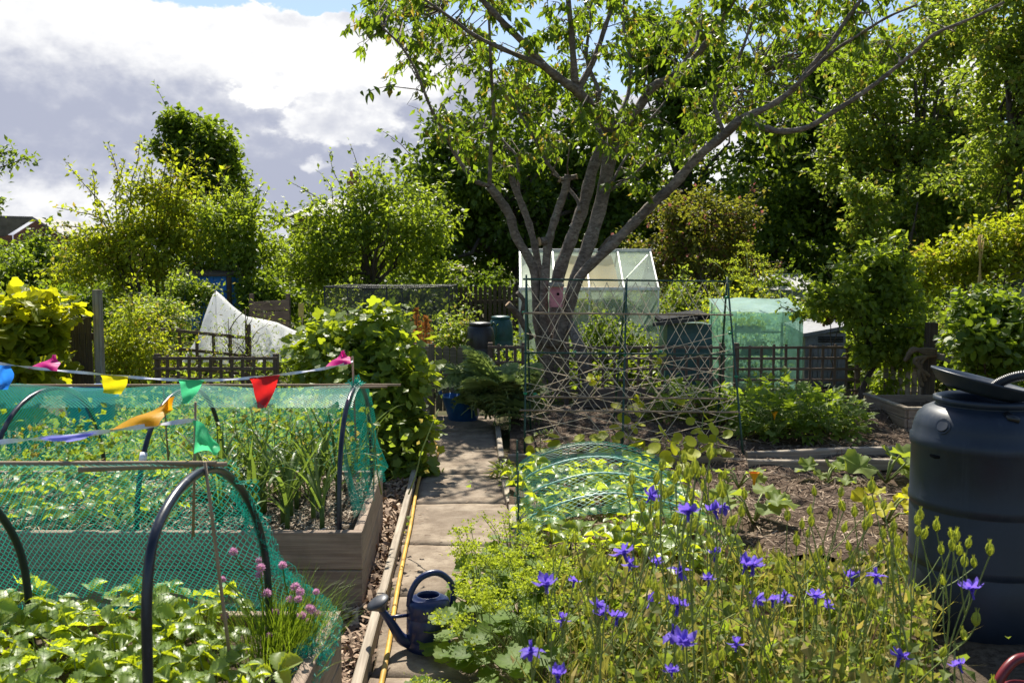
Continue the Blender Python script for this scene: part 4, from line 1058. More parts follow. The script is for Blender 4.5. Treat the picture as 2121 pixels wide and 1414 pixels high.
cane('pole', gz(446, 12.2), at(446, 603, 12.2), .015, M_cane, fl)
cane('pole', gz(600, 12.2), at(603, 686, 12.2), .012, M_cane, fl)
for lab, u, v0, y in (('thin bare fennel stem standing before the white fleece', 510, 640, 10.7), ('second thin bare stem in front of the fleece', 475, 660, 10.75)):
    t = thing('bare_stem', gz(u, y), lab, 'plant'); m = MB()
    b0 = gz(u, y); tp = at(u - 2, v0, y); m.tube(limb_pts(b0, tp, 5, 0, .02), [.012, .011, .01, .008, .006, .004], 5)
    for k in range(9):
        s_ = random.uniform(.35, .95); q = b0.lerp(tp, s_); m.tube(limb_pts(q, q + Vector((random.uniform(-.35, .35), random.uniform(-.2, .2), random.uniform(.15, .4))), 4, .1, .1), [.006, .005, .004, .003, .002], 4)
    m.build('stem', M_stembrown, t)
    n = 500; p = np.array(tp)[None] + rng.normal(size=(n, 3)) * np.array([.28, .2, .25]) - np.array([0, 0, .4])
    put('foliage', scatter('foliage', P_lance, p, rand_dirs(n, .3), rand_dirs(n, .5), .05 * rng.uniform(.6, 1.2, n), L_light), t)['kind'] = 'stuff'
t = thing('insect_trap', gz(626, 11.8), 'small yellow tag on a cane beside the fruit cage', 'tag'); cane('stick', gz(626, 11.8), at(626, 655, 11.8), .008, M_cane, t)
q = at(624, 642, 11.8); MB().box((q.x - .035, 11.78, q.z - .09), (q.x + .035, 11.792, q.z + .09)).build('card', plain_mat('yellow_card', (.6, .42, .12), .6), t)

# greenhouse
y0, y1 = 13.6, 15.4
gh = thing('greenhouse', gz(1220, 14.4), 'aluminium greenhouse with cream shading under its glass roof', 'greenhouse')
xa, xb = at(1078, 598, y0).x, at(1364, 598, y0).x; ze = at(0, 598, y0).z; ym = (y0 + y1) / 2; zr = at(0, 519, ym).z
xs = [xa + (xb - xa) * i / 4 for i in range(5)]
for x in xs:
    plank('glazing_bar', (x, y0, 0), (x, y0, ze), .028, .03, M_alu, gh); plank('glazing_bar', (x, y1, 0), (x, y1, ze), .028, .03, M_alu, gh)
    plank('rafter', (x, y0, ze), (x, ym, zr), .028, .03, M_alu, gh); plank('rafter', (x, y1, ze), (x, ym, zr), .028, .03, M_alu, gh)
for (yv, zv, hh) in ((y0, ze, .05), (y1, ze, .05), (ym, zr, .06), (y0, .06, .12), (y1, .06, .12)): plank('rail', (xa - .02, yv, zv), (xb + .02, yv, zv), .04, hh, M_alu, gh)
for x in (xa, xb):
    plank('gable_bar', (x, ym, 0), (x, ym, zr), .03, .03, M_alu, gh); plank('gable_bar', (x, y0, ze), (x, y1, ze), .03, .04, M_alu, gh)
plank('brace', (xs[3] + .05, y0 + .25, ze + .14), (xs[4] - .05, ym - .1, zr - .08), .02, .02, M_alu, gh)
plank('brace', (xs[3], y0 + .03, .3), (xs[4], y0 + .03, ze - .1), .02, .02, M_alu, gh)
n_out = Vector((0, -(zr - ze), ym - y0)).normalized() * .012
def quad(name, pts, mat, parent): return MB().add(pts, [tuple(range(len(pts)))]).build(name, mat, parent)
def pane(name, pts, mat, parent, th=.004):
    p = [Vector(q) for q in pts]; n = (p[1] - p[0]).cross(p[2] - p[0]).normalized() * th
    k = len(p); return MB().add(p + [q + n for q in p], [tuple(range(k - 1, -1, -1)), tuple(range(k, 2 * k))] + [(i, (i + 1) % k, (i + 1) % k + k, i + k) for i in range(k)]).build(name, mat, parent)
M_ghc = film_mat('clean_glass', (.60, .64, .58), .86, .35, .1, 2.2, .15, .6)
M_gh = film_mat('dusty_glass', (.58, .64, .57), .78, .35, .12, 2.2, .3, .6)
for i in range(4):
    a, b = xs[i] + .016, xs[i + 1] - .016
    for yv, s in ((y0, -1), (y1, 1)):
        pane('pane', [(a, yv, .13), (b, yv, .13), (b, yv, ze - .03), (a, yv, ze - .03)], M_gh, gh)
        pane('pane', [(a, yv + s * -.02, ze + .035), (b, yv + s * -.02, ze + .035), (b, ym + s * .02, zr - .02), (a, ym + s * .02, zr - .02)], M_ghc if i < 3 and s < 0 else M_gh, gh)
for x in (xa + .0, xb - .0):
    pane('pane', [(x, y0 + .02, .13), (x, ym - .02, .13), (x, ym - .02, zr - .06), (x, y0 + .02, ze)], M_gh, gh)
    pane('pane', [(x, y1 - .02, .13), (x, ym + .02, .13), (x, ym + .02, zr - .06), (x, y1 - .02, ze)], M_gh, gh)
def shade(xa_, xb_, mat, bow):
    nn = 9; vs, fs = [], []
    for i in range(nn):
        for j in range(6):
            t, s = i / (nn - 1), j / 5
            vs.append((xa_ + (xb_ - xa_) * t + bow * s * (1 - s) * (t > .9) * 3 + .05 * (1 - s) * (t > .9), y0 + .10 + (ym - y0 - .12) * s, ze - .02 + (zr - ze - .06) * s - .03 * math.sin(math.pi * s) - .012 * math.sin(t * 14 + s * 3)))
    for i in range(nn - 1):
        for j in range(5): a = i * 6 + j; fs.append((a, a + 6, a + 7, a + 1))
    MB().add(vs, fs, True).build('shade_cloth', mat, gh)
shade(xa + .03, xs[1] + .12, M_white, .0); shade(xs[1] + .13, xs[2] + .42, M_cream, .03)
pane('bench_top', [(xa + .1, y0 + .35, .62), (xb - .1, y0 + .35, .62), (xb - .1, y0 + .75, .62), (xa + .1, y0 + .75, .62)], M_greyboard, gh, .02)
for i in range(6):
    u = 1165 + i * 34; x = at(u, 640, y0 + .5).x
    tree('tomato_plant', ['leafy seedling at the left inside the greenhouse', 'yellow green plant inside the greenhouse by the trunk', 'broad leafed plant in the middle of the greenhouse', 'climbing plant inside the greenhouse, middle pane', 'tall plant inside the right greenhouse pane', 'last plant inside the greenhouse right corner'][i],
         (x, y0 + .55, .64), [((x, y0 + .55, .85), (.14, .12, .2)), ((x + .05, y0 + .6, 1.0 + .1 * (i % 2)), (.12, .1, .14))], 260, .11, L_bean if i < 3 else L_mid, .012, 12, (.06, .12), cat='plant', limbs=4, protos=P_round)

# white glasshouse roof far right
y0, y1 = 19.5, 21.5
g2 = thing('small_glasshouse', gz(1625, 20.5), 'small white roofed glasshouse beyond the green grow house', 'greenhouse')
xa, xb = at(1568, 600, y0).x, at(1690, 600, y0).x; ze, zr = at(0, 600, y0).z, at(0, 569, 20.5).z; ym = 20.5
n = 5
for i in range(n):
    a, b = xa + (xb - xa) * i / n + .02, xa + (xb - xa) * (i + 1) / n - .02
    pane('roof_pane', [(a, y0, ze), (b, y0, ze), (b, ym, zr), (a, ym, zr)], M_white, g2); pane('roof_pane', [(a, y1, ze), (b, y1, ze), (b, ym, zr), (a, ym, zr)], M_white, g2)
    pane('pane', [(a, y0 + .02, .1), (b, y0 + .02, .1), (b, y0 + .02, ze - .02), (a, y0 + .02, ze - .02)], M_gh, g2)
for i in range(n + 1):
    x = xa + (xb - xa) * i / n; plank('glazing_bar', (x, y0 + .02, 0), (x, y0 + .02, ze), .03, .03, M_alu, g2); plank('rafter', (x, y0, ze), (x, ym, zr), .03, .03, M_alu, g2)
plank('ridge', (xa, ym, zr), (xb, ym, zr), .05, .05, M_alu, g2)

# green plastic grow house with its shelves
y0, y1 = 11.7, 12.5
gw = thing('grow_house', gz(1580, 12), 'pale green plastic covered grow house behind the trellis', 'grow house')
xa, xb = at(1497, 640, y0).x, at(1664, 640, y0).x; ze, zr = at(0, 646, y0).z, at(0, 620, y1).z
for x in (xa + .03, xb - .03):
    for yv, z in ((y0 + .03, ze), (y1 - .03, zr)): cane('pole', (x, yv, 0), (x, yv, z - .01), .01, M_greenpost, gw, knots=False)
    cane('pole', (x, y0 + .03, ze - .01), (x, y1 - .03, zr - .01), .01, M_greenpost, gw, knots=False)
def sheetg(name, p, eu, ev, nu, nv, mat, amp, nrm):
    vs, fs = [], []
    ph = random.random() * 9
    for i in range(nu + 1):
        for j in range(nv + 1):
            s, t = i / nu, j / nv
            w = amp * (math.sin(s * 9 + t * 4 + ph) + .6 * math.sin(s * 21 - t * 13 + ph * 2) + .5 * math.sin(t * 17 + ph)) 
            vs.append(Vector(p) + Vector(eu) * s + Vector(ev) * t + Vector(nrm) * w)
    for i in range(nu):
        for j in range(nv): a = i * (nv + 1) + j; fs.append((a, a + nv + 1, a + nv + 2, a + 1))
    return MB().add(vs, fs, True).build(name, mat, gw)
sheetg('front_sheet', (xa, y0, .02), (xb - xa, 0, 0), (0, 0, ze - .04), 16, 12, M_film, .010, (0, -1, 0))
sheetg('back_sheet', (xa, y1, .02), (xb - xa, 0, 0), (0, 0, zr - .04), 16, 12, M_film, .010, (0, 1, 0))
sheetg('side_sheet', (xa - .01, y0, .02), (0, y1 - y0, 0), (0, 0, ze - .04), 10, 12, M_film, .010, (-1, 0, 0))
sheetg('side_sheet', (xb + .01, y0, .02), (0, y1 - y0, 0), (0, 0, ze - .04), 10, 12, M_film, .012, (1, 0, 0))
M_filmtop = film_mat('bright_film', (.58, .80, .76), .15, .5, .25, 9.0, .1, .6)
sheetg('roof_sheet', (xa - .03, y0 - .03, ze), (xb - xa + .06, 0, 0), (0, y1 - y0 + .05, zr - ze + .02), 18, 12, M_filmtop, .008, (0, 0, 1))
for z in (.22, .52, .82):
    pane('shelf', [(xa + .22, y0 + .15, z), (xb - .22, y0 + .15, z), (xb - .22, y1 - .15, z), (xa + .22, y1 - .15, z)], M_greenpost, gw, .02)
for x in (xa + .22, xb - .22): plank('shelf_leg', (x, y0 + .18, 0), (x, y0 + .18, .95), .025, .025, M_greenpost, gw)
for lab, fx, z, w in (('seed tray on the top shelf inside the grow house', .42, .84, .34), ('seed tray on the middle shelf inside the grow house', .55, .54, .42)):
    x = xa + (xb - xa) * fx; yv = y0 + .38
    q = thing('seed_tray', (x, yv, z), lab, 'tray'); MB().lathe([(w * .5, 0), (w * .55, .06), (w * .57, .06), (w * .57, .065), (w * .5, .055)], 4, (x, yv, z), False, sq=(1, .5)).build('tray', M_black, q)
    n = 90; p = np.array([[x, yv, z + .06]]) + rng.normal(size=(n, 3)) * np.array([.12, .05, .05]); put('seedlings', scatter('seedlings', P_round, p, rand_dirs(n, .8), rand_dirs(n, 1), .07 * rng.uniform(.6, 1.3, n), L_bean), q)['kind'] = 'stuff'

# grey plastic shed
y0 = 12.6
sh = thing('storage_shed', gz(1710, y0), 'low grey plastic storage shed right of the grow house', 'shed')
xa, xb = at(1668, 700, y0).x, at(1752, 700, y0).x; ze = at(0, 690, y0).z; zr = at(0, 668, y0).z
MB().box((xa, y0, 0), (xb, y0 + .8, ze)).build('body', M_gray, sh)
MB().add([(xa - .04, y0 - .05, ze - .05), (xb + .04, y0 - .05, ze + .07), (xb + .04, y0 + .86, ze + .17), (xa - .04, y0 + .86, ze + .05), (xa - .04, y0 - .05, ze + .0), (xb + .04, y0 - .05, ze + .12), (xb + .04, y0 + .86, ze + .22), (xa - .04, y0 + .86, ze + .1)], [(0, 3, 2, 1), (4, 5, 6, 7), (0, 1, 5, 4), (1, 2, 6, 5), (2, 3, 7, 6), (3, 0, 4, 7)]).build('lid', M_gray, sh)
for i in range(7): xx = xa + .04 + (xb - xa - .08) * (i + .5) / 7; plank('panel', (xx, y0 - .006, .05), (xx, y0 - .006, ze - .16), .06, .012, M_gray, sh, up=(0, 1, 0))
for i in range(4): plank('louvre', (xa + .18, y0 - .008, ze - .12 + i * .022), (xb - .04, y0 - .008, ze - .12 + i * .022), .014, .012, M_dark, sh)

# teal compost bin with an open black lid
y0 = 11.7
cb = thing('compost_bin', gz(1430, y0), 'square teal compost bin with black lid tipped open behind the bean frame', 'compost bin')
xm = at(1428, 700, y0).x; zt = at(0, 672, y0).z; r0, r1 = 52 * px2m(y0), 46 * px2m(y0)
prof = []
for i in range(9): prof.append(((r0 + (r1 - r0) * i / 8) * 1.414 - (.006 if i % 2 else 0), zt * i / 8))
MB().lathe(prof, 4, (0, 0, 0), False).build('body', M_teal, cb, Matrix.Translation((xm, y0 + .3, 0)) @ Matrix.Rotation(R(45), 4, 'Z'))
cl_ = MB().lathe([(r1 * 1.5, 0), (r1 * 1.52, .04), (r1 * 1.4, .07)], 4, (0, 0, 0), False).build('lid', M_matblack, cb, Matrix.Translation((xm - .08, y0 + .12, zt + .06)) @ Matrix.Rotation(R(3), 4, 'X') @ Matrix.Rotation(R(-7), 4, 'Y') @ Matrix.Rotation(R(45), 4, 'Z'))
plank('lid_rim', at(1352, 672, y0 - .35), at(1445, 661, y0 - .35), .03, .05, M_black, cl_)
# black barrel and the teal butt beside it
def barrel(name, label, u, vt, y, wpx, mat, lidmat):
    k = px2m(y); p = gz(u, y); H = at(0, vt, y).z; r = wpx * k / 2
    t = thing(name, p, label, 'barrel')
    MB().lathe([(r * .9, 0), (r * .95, .03), (r, H * .35), (r * .985, H * .36), (r * 1.0, H * .38), (r, H * .62), (r * .97, H * .63), (r * 1.0, H * .66), (r * .97, H * .82), (r * .86, H * .92), (r * .72, H * .96)], 28, p).build('body', mat, t)
    MB().lathe([(r * .74, H * .955), (r * .76, H * .985), (r * .70, H), (r * .4, H * 1.01)], 28, p).build('lid', lidmat, t)
    return t
b = barrel('water_barrel', 'black plastic barrel standing behind the picket gate', 994, 668, 11.9, 62, M_black, M_black)
b = barrel('water_barrel', 'teal green water butt right behind the black barrel', 1037, 655, 13.0, 52, M_teal, M_teal)
MB().tube(smooth_path([at(1018, 676, 12.75), at(1022, 668, 12.7), at(1028, 680, 12.7), at(1026, 702, 12.7)], 4), .012, 6).build('hose', M_greenpost, b)
# pink bird house on the cherry tree
p = at(1152, 612, 11.0); bh = thing('bird_box', p, 'pink wooden bird box fixed to the cherry trunk', 'bird box')
w, d, hh = .085, .07, .14
MB().add([(p.x - w, p.y - d, p.z - hh), (p.x + w * .8, p.y - d, p.z - hh), (p.x + w, p.y - d, p.z + hh * .8), (p.x - w * .9, p.y - d, p.z + hh * .8), (p.x - w, p.y + d, p.z - hh), (p.x + w * .8, p.y + d, p.z - hh), (p.x + w, p.y + d, p.z + hh * 1.05), (p.x - w * .9, p.y + d, p.z + hh * 1.05)], [(0, 1, 2, 3), (7, 6, 5, 4), (0, 4, 5, 1), (1, 5, 6, 2), (2, 6, 7, 3), (3, 7, 4, 0)]).build('box', M_pink, bh)
plank('roof', (p.x, p.y - d - .04, p.z + hh * .82), (p.x, p.y + d, p.z + hh * 1.12), w * 2.2, .014, M_wood, bh)
MB().tube([(p.x + .02, p.y - d - .002, p.z + .02), (p.x + .02, p.y - d - .004, p.z + .02)], .018, 12).build('hole', M_dark, bh)
# cane wigwam
wg = thing('cane_wigwam', gz(2032, 13.5), 'wigwam of yellow bamboo canes tied at the top, far right', 'plant support')
for du, dy in ((-26, 0), (-12, -.3), (4, .3), (16, -.2), (24, .1)): cane('pole', gz(2030 + du, 13.5 + dy), at(2032 + du * -.25, 492 + random.uniform(-6, 6), 13.5 - dy * .2), .013, M_yellowcane, wg)
# blue bucket by the gate, blue tub on the left
y0 = 9.75; k = px2m(y0); p = gz(958, y0)
t = thing('blue_trug', p, 'blue plastic bucket beside the gate under the big silvery leaves', 'bucket')
MB().lathe([(.14, .0), (.16, .02), (.235, .27), (.25, .275), (.25, .285), (.225, .28), (.15, .03)], 28, p).build('body', M_blue, t)
for s in (-1, 1): MB().tube(smooth_path([(p.x + s * .23, p.y - .06, .275), (p.x + s * .26, p.y - .04, .33), (p.x + s * .26, p.y + .04, .33), (p.x + s * .23, p.y + .06, .275)], 4), .012, 6).build('handle', M_blue, t)
p = gz(178, 8.2); t = thing('blue_tub', p, 'round blue tub at the foot of the left hedge', 'tub')
MB().lathe([(.17, 0), (.2, .3), (.22, .55), (.23, .56), (.23, .58), (.2, .56), (.17, .1)], 24, p).build('body', M_blue, t); MB().lathe([(.225, .46), (.24, .47), (.24, .49), (.225, .5)], 24, p, capb=False, capt=False).build('rim', M_blue, t)

# wooden planter on the right
pl_ = thing('wooden_planter', gnd(1885, 905), 'low wooden planter box of dark boards behind the big water barrel', 'planter')
xa, xb, ya, yb = 3.90, 5.0, 8.75, 9.75
for j in range(3):
    z = .05 + j * .095
    plank('board', (xa, ya, z), (xa, yb, z), .03, .09, M_bedwood, pl_); plank('board', (xb, ya, z), (xb, yb, z), .03, .09, M_bedwood, pl_)
    plank('board', (xa + .016, ya, z), (xb, ya, z), .03, .09, M_bedwood, pl_); plank('board', (xa + .016, yb, z), (xb, yb, z), .03, .09, M_bedwood, pl_)
plank('cap', (xa, ya - .03, .295), (xa, yb + .03, .295), .06, .02, M_wood, pl_); plank('cap', (xa + .032, ya, .295), (xb, ya, .295), .06, .02, M_wood, pl_)
soil_patch('earth', xa, xb, ya, yb, .1, lambda x, y: .2 + bumps(x, y, .4), M_soil, pl_)
# ------------------------------------------------------------------ raised beds on the left
def raised_bed(label, FR, BR_, FL, BLk, H, nb, soilz):
    t = thing('raised_bed', (FR[0], FR[1], 0), label, 'raised bed')
    hb = H / nb; th = .045
    FR, BR_, FL, BLk = (Vector((*q, 0)) for q in (FR, BR_, FL, BLk))
    for j in range(nb):
        z = Vector((0, 0, hb * (j + .5)))
        for a, b in ((FL, FR), (BLk, BR_)):
            d = (b - a).normalized() * th / 2
            plank('board', a + z, b + z + d, th, hb - .004, M_bedwood, t, bev=.08)
        for a, b in ((FR, BR_), (FL, BLk)):
            d = (b - a).normalized() * th * .51
            plank('board', a + d + z, b - d + z, th, hb - .004, M_bedwood, t, bev=.08)
    n = 22; V = []
    for i in range(n * 3):
        for j in range(n):
            s, q = i / (n * 3 - 1), j / (n - 1); p = FL.lerp(FR, s).lerp(BLk.lerp(BR_, s), q)
            V.append((p.x, p.y, soilz + .6 * float(bumps(np.array(p.x), np.array(p.y), .8))))
    Fa = np.array([(i * n + j, (i + 1) * n + j, (i + 1) * n + j + 1, i * n + j + 1) for i in range(n * 3 - 1) for j in range(n - 1)])
    put('earth', np_mesh('earth', np.array(V), Fa, M_bedsoil, True), t)
    return t
B1 = dict(x0=-2.9, x1=-.665, y0=1.75, y1=3.26, h=.38)
raised_bed('timber raised bed full of strawberry plants, nearest the camera', (-.665, 1.75), (-.665, 3.24), (-2.9, 1.75), (-2.9, 3.24), .38, 2, .31)
raised_bed('timber raised bed with leeks under the arched green net', (-.757, 4.29), (-.85, 5.6), (-3.4, 4.29), (-3.5, 5.6), .38, 2, .33)
o = straws('bed_mulch', -3.4, -.86, 4.33, 5.56, 7000, .05, .14, lambda x, y: .336 + bumps(x, y, .45), C_paleStraw)
tag(o, 'pale straw mulch on the soil of the leek bed', 'mulch', kind='stuff')

def hoop(label, x_near, x_far, yn, yf, top, zb, parent_name='net_hoop', clip=None, flat=1.0):
    pts = []
    for i in range(25):
        a = math.pi * i / 24; c_, s_ = math.cos(a), math.sin(a)
        yq = (yn + yf) / 2 - (yf - yn) / 2 * (math.copysign(abs(c_) ** flat, c_)); z = zb + (top - zb) * s_ ** .8
        pts.append((x_near + (x_far - x_near) * i / 24, yq, z))
    t = thing('net_hoop', (x_near, yn, .3), label, 'hoop', 'black pipe hoops over the raised beds')
    MB().tube(pts, .0130, 10).build('pipe', M_pipe, t)
    if clip is not None:
        p, q = Vector(pts[clip]), Vector(pts[clip + 1]); d = (q - p).normalized()
        MB().tube([p, p + d * .045], .0185, 12).build('clip', M_string, t)
    return t
NEAR = [(2.1, .3), (2.095, .5), (2.1, .70), (2.11, .867), (2.16, .99), (2.28, 1.055), (2.44, 1.08), (2.6, 1.066), (2.74, 1.01), (2.88, .91), (2.99, .77), (3.05, .60), (3.07, .3)]
def near_hoop(label, xn, xf_):
    t = thing('net_hoop', (xn, 2.1, .3), label, 'hoop', 'black pipe hoops over the raised beds')
    MB().tube(smooth_path([(xn + (xf_ - xn) * max(0, (y - 2.5) / .65) ** 2 if y > 2.5 else xn, y, z) for y, z in NEAR], 4), .0132, 12).build('pipe', M_pipe, t)
near_hoop('shiny black pipe hoop arching over the strawberry leaves', -.885, -.845)
near_hoop('black pipe hoop at the left edge over the strawberries', -1.76, -1.68)
hoop('black pipe hoop at the right end of the leek bed', -.86, -.88, 4.36, 5.52, 1.0, .3, flat=.85)
hoop('black pipe hoop with a white clip across the leek bed', -1.87, -1.80, 4.36, 5.52, .985, .3, clip=4, flat=.85)
hoop('black pipe hoop at the far left of the leek bed', -2.62, -2.55, 4.36, 5.52, .99, .3, flat=.85)
# canes along the ridges and the upright sticks
rc = lambda lab, a, b, r=.009: (lambda t: cane('pole', a, b, r, M_cane, t))(thing('bamboo_cane', a, lab, 'cane'))
rc('pale bamboo cane along the ridge of the near net', (-2.9, 2.56, 1.088), (-.86, 2.56, 1.092))
rc('short brown cane crossing the top of the shiny hoop', (-1.25, 2.54, 1.078), (-.835, 2.58, 1.085))
rc('long bamboo cane along the ridge of the leek net', (-3.5, 4.94, 1.01), (-.62, 4.94, 1.015))
rc('second cane beside the ridge cane of the leek net', (-1.1, 4.92, 1.0), (-.69, 4.9, 1.01), .008)
rc('thin upright stick leaning from the strawberry bed to the hoop', at(478, 1375, 2.62), at(424, 955, 2.50), .006)
rc('upright stick carrying the green flag beside the hoop', at(400, 1110, 2.75), at(405, 832, 2.66), .005)
rc('thin stick above the hoop holding the end of the bunting', (-.875, 4.94, .70), at(730, 738, 4.94), .006)
rc('upright stick holding the far end of the leek bed bunting', at(-420, 960, 4.76), at(-420, 690, 4.76), .006)
rc('upright stick holding the far end of the near bunting', at(-500, 1300, 2.67), at(-500, 885, 2.67), .006)
rc('thin dark stick at the back of the leek bed', at(349, 960, 5.2), at(338, 795, 5.1), .006)

# nets
def interp(tt, prof):
    a = np.array(prof); s = np.concatenate([[0], np.cumsum(np.linalg.norm(np.diff(a, axis=0), axis=1))]); s /= s[-1]
    return np.interp(tt, s, a[:, 0]), np.interp(tt, s, a[:, 1])
def wob(S, T, ph=0.0):
    return np.sin(S * 23 + 5 * T + ph) * .4 + np.sin(S * 51 - 9 * T + ph * 2) * .25 + np.sin(T * 17 + S * 7 + ph) * .35
# near net: from the ridge cane down the far side of the hoops and over the corner of the bed
ns, nt_ = 186, 92
S, T = np.meshgrid(np.linspace(0, 1, ns), np.linspace(0, 1, nt_), indexing='ij')
py, pz = interp(T, [(2.50, 1.095), (2.62, 1.09), (2.76, 1.03), (2.90, .93), (3.02, .78), (3.09, .60), (3.17, .46), (3.28, .385), (3.33, .33)])
xe = np.interp(T, [0, .35, .6, .8, 1], [-.86, -.845, -.83, -.78, -.655])
Xn = -2.75 + (xe + 2.75) * S
sag = np.sin(np.pi * np.clip((Xn + 1.72) / .88, 0, 1)) * .05 + np.sin(np.pi * np.clip((Xn + 2.6) / .88, 0, 1)) * .05
gat = np.clip((S - .9) / .1, 0, 1)
Pn = np.stack([Xn + .01 * wob(S, T, 1), py - sag * np.sin(np.pi * T) * .8 + .018 * wob(S, T) + gat * .03 * np.sin(T * 40), pz - sag * np.sin(np.pi * T) * .35 - gat * .02 * np.sin(T * 31)], -1)
nn = thing('garden_net', (-1.5, 3.2, .38), 'teal green net draped behind the hoops of the strawberry bed', 'net')
put('drape', net_mesh('drape', Pn, .0019, M_net), nn)
# its gathered hem along the corner of the bed
pth = smooth_path([at(490, 1012, 2.85), at(532, 1090, 2.98), at(570, 1165, 3.08), at(625, 1215, 3.22), at(668, 1250, 3.2), at(682, 1300, 3.05), at(655, 1345, 2.9), at(640, 1365, 2.85), at(612, 1420, 2.75)], 10)
A = np.array([list(p) for p in pth]); nb_ = 26
tt = np.linspace(0, 1, 140); cum = np.linspace(0, 1, len(A)); C0 = np.stack([np.interp(tt, cum, A[:, i]) for i in range(3)], 1)
wv = np.linspace(-1, 1, nb_)[None, :, None]; q = np.arange(140)[:, None, None] * .3
side = np.array([.032, .012, -.012])[None, None] * (1 + .9 * np.clip((tt[:, None, None] - .45) * 2, 0, 1))
Hn = C0[:, None] + wv * side + np.concatenate([.012 * np.sin(q + wv * 9), .02 * np.sin(wv * 13 + q * .7), .016 * np.sin(wv * 17 - q * 1.3)], -1)
put('hem', net_mesh('hem', Hn, .0015, M_net), nn)
# net over the leek bed: far side only, drawn up at the front, with a curtain at the right end
ns, nt_ = 262, 134
S, T = np.meshgrid(np.linspace(0, 1, ns), np.linspace(0, 1, nt_), indexing='ij')
py, pz = interp(T, [(4.66, .93), (4.80, .985), (4.94, 1.025), (5.12, .99), (5.30, .90), (5.44, .74), (5.53, .55), (5.60, .40), (5.66, .36)])
Xn = -3.45 + (-.84 + 3.45) * S
sag = np.abs(np.sin(np.pi * (Xn + .86) / .95)) * .06
Pn = np.stack([Xn + .012 * wob(S, T, 2), py - sag * np.sin(np.pi * T) * .6 + .02 * wob(S, T, 3), pz - sag * np.sin(np.pi * T) * .6], -1)
n2 = thing('garden_net', (-2, 5.6, .4), 'teal green net arched over the leek bed', 'net')
put('drape', net_mesh('drape', Pn, .0021, M_net), n2)
ns, nt_ = 74, 58
S, T = np.meshgrid(np.linspace(0, 1, ns), np.linspace(0, 1, nt_), indexing='ij')
ang = np.pi * (.14 + .74 * S); yb = 4.94 - .56 * np.cos(ang); zt_ = .3 + .72 * np.sin(ang) ** .8
Pc = np.stack([-.85 + .03 * np.sin(S * 40) * T + .05 * T, yb + .05 * T * np.sin(S * 9), zt_ * (1 - T) + (.40 + .05 * np.sin(S * 20)) * T], -1)
put('end_curtain', net_mesh('end_curtain', Pc, .0018, M_net), n2)
rng2 = np.random.default_rng(3)
q = np.array(at(737, 797, 4.94)); P = q[None, None] + rng2.normal(size=(14, 14, 3)) * np.array([.025, .02, .02])
put('knot', net_mesh('knot', P, .003, M_net), n2)

# bunting
def bunting(label, line, flags, y):
    t = thing('bunting', at(*line[0], y), label, 'bunting')
    pts = smooth_path([at(u, v, y) for u, v in line], 6); vs, fs = [], []
    for i, p in enumerate(pts):
        tw = .006 * math.cos(i * .55), .006 * math.sin(i * .55)
        vs += [p + Vector((0, tw[1], abs(tw[0]) + .002)), p - Vector((0, tw[1], abs(tw[0]) + .002))]
        if i: fs.append((2 * i - 2, 2 * i - 1, 2 * i + 1, 2 * i))
    MB().add(vs, fs, True).build('tape', M_string, t)
    for mat, a, b, tip, bulge, *tw_ in flags:            # two points on the tape, then the tip
        A_, B__, C_ = at(*a, y - .006), at(*b, y - .006), at(tip[0], tip[1], y - .006 + (tip[2] if len(tip) > 2 else 0))
        n = 8; vs, fs = [], []
        for i in range(n + 1):
            for j in range(n + 1):
                s, q = i / n, j / n
                p = A_.lerp(B__, s).lerp(C_ + (B__ - A_) * (tw_[0] if tw_ else .1) * (s - .5), q)
                p.y += bulge * math.sin(math.pi * q * .9) * (.6 + .4 * math.cos(s * 5)) + .25 * bulge * math.sin(q * 9 + s * 4)
                p.z += .12 * bulge * math.sin(q * 7)
                vs.append(p)
        for i in range(n):
            for j in range(n): k = i * (n + 1) + j; fs.append((k, k + 1, k + n + 2, k + n + 1))
        MB().add(vs, fs, True).build('pennant', mat, t)
F_pink, F_yel, F_grn, F_red, F_blu, F_org, F_vio = (flagm('flag_' + n, c) for n, c in (('pink', (.80, .02, .30)), ('yellow', (.72, .60, .01)), ('green', (.10, .66, .30)), ('red', (.72, .02, .02)), ('blue', (.03, .22, .75)), ('orange', (.90, .42, .01)), ('violet', (.30, .28, .85))))
bunting('bunting of coloured plastic pennants strung above the leek bed', [(-420, 700), (-200, 725), (-60, 744), (10, 754), (90, 764), (200, 774), (300, 783), (390, 787), (470, 786), (560, 778), (640, 768), (700, 757), (731, 748)],
        [(F_blu, (-14, 756), (24, 758), (2, 808), .05, .6), (F_pink, (58, 763), (120, 768), (110, 736, .1), .05), (F_yel, (206, 776), (266, 780), (230, 816), .03, .65), (F_grn, (368, 786), (424, 787), (382, 836, -.05), .03, .25), (F_red, (516, 783), (580, 776), (541, 846, -.06), .035, .3), (F_pink, (672, 762), (728, 752), (708, 728, .1), .07)], 4.75)
bunting('second bunting with violet, orange and green pennants before the near hoop', [(-500, 900), (-250, 915), (-60, 918), (30, 912), (120, 905), (220, 893), (320, 880), (405, 869)],
        [(F_vio, (48, 911), (205, 895), (140, 916, -.08), .03), (F_org, (226, 893), (330, 880), (352, 826, .08), .06), (F_grn, (399, 870), (404, 938), (452, 940, -.05), .05)], 2.66)

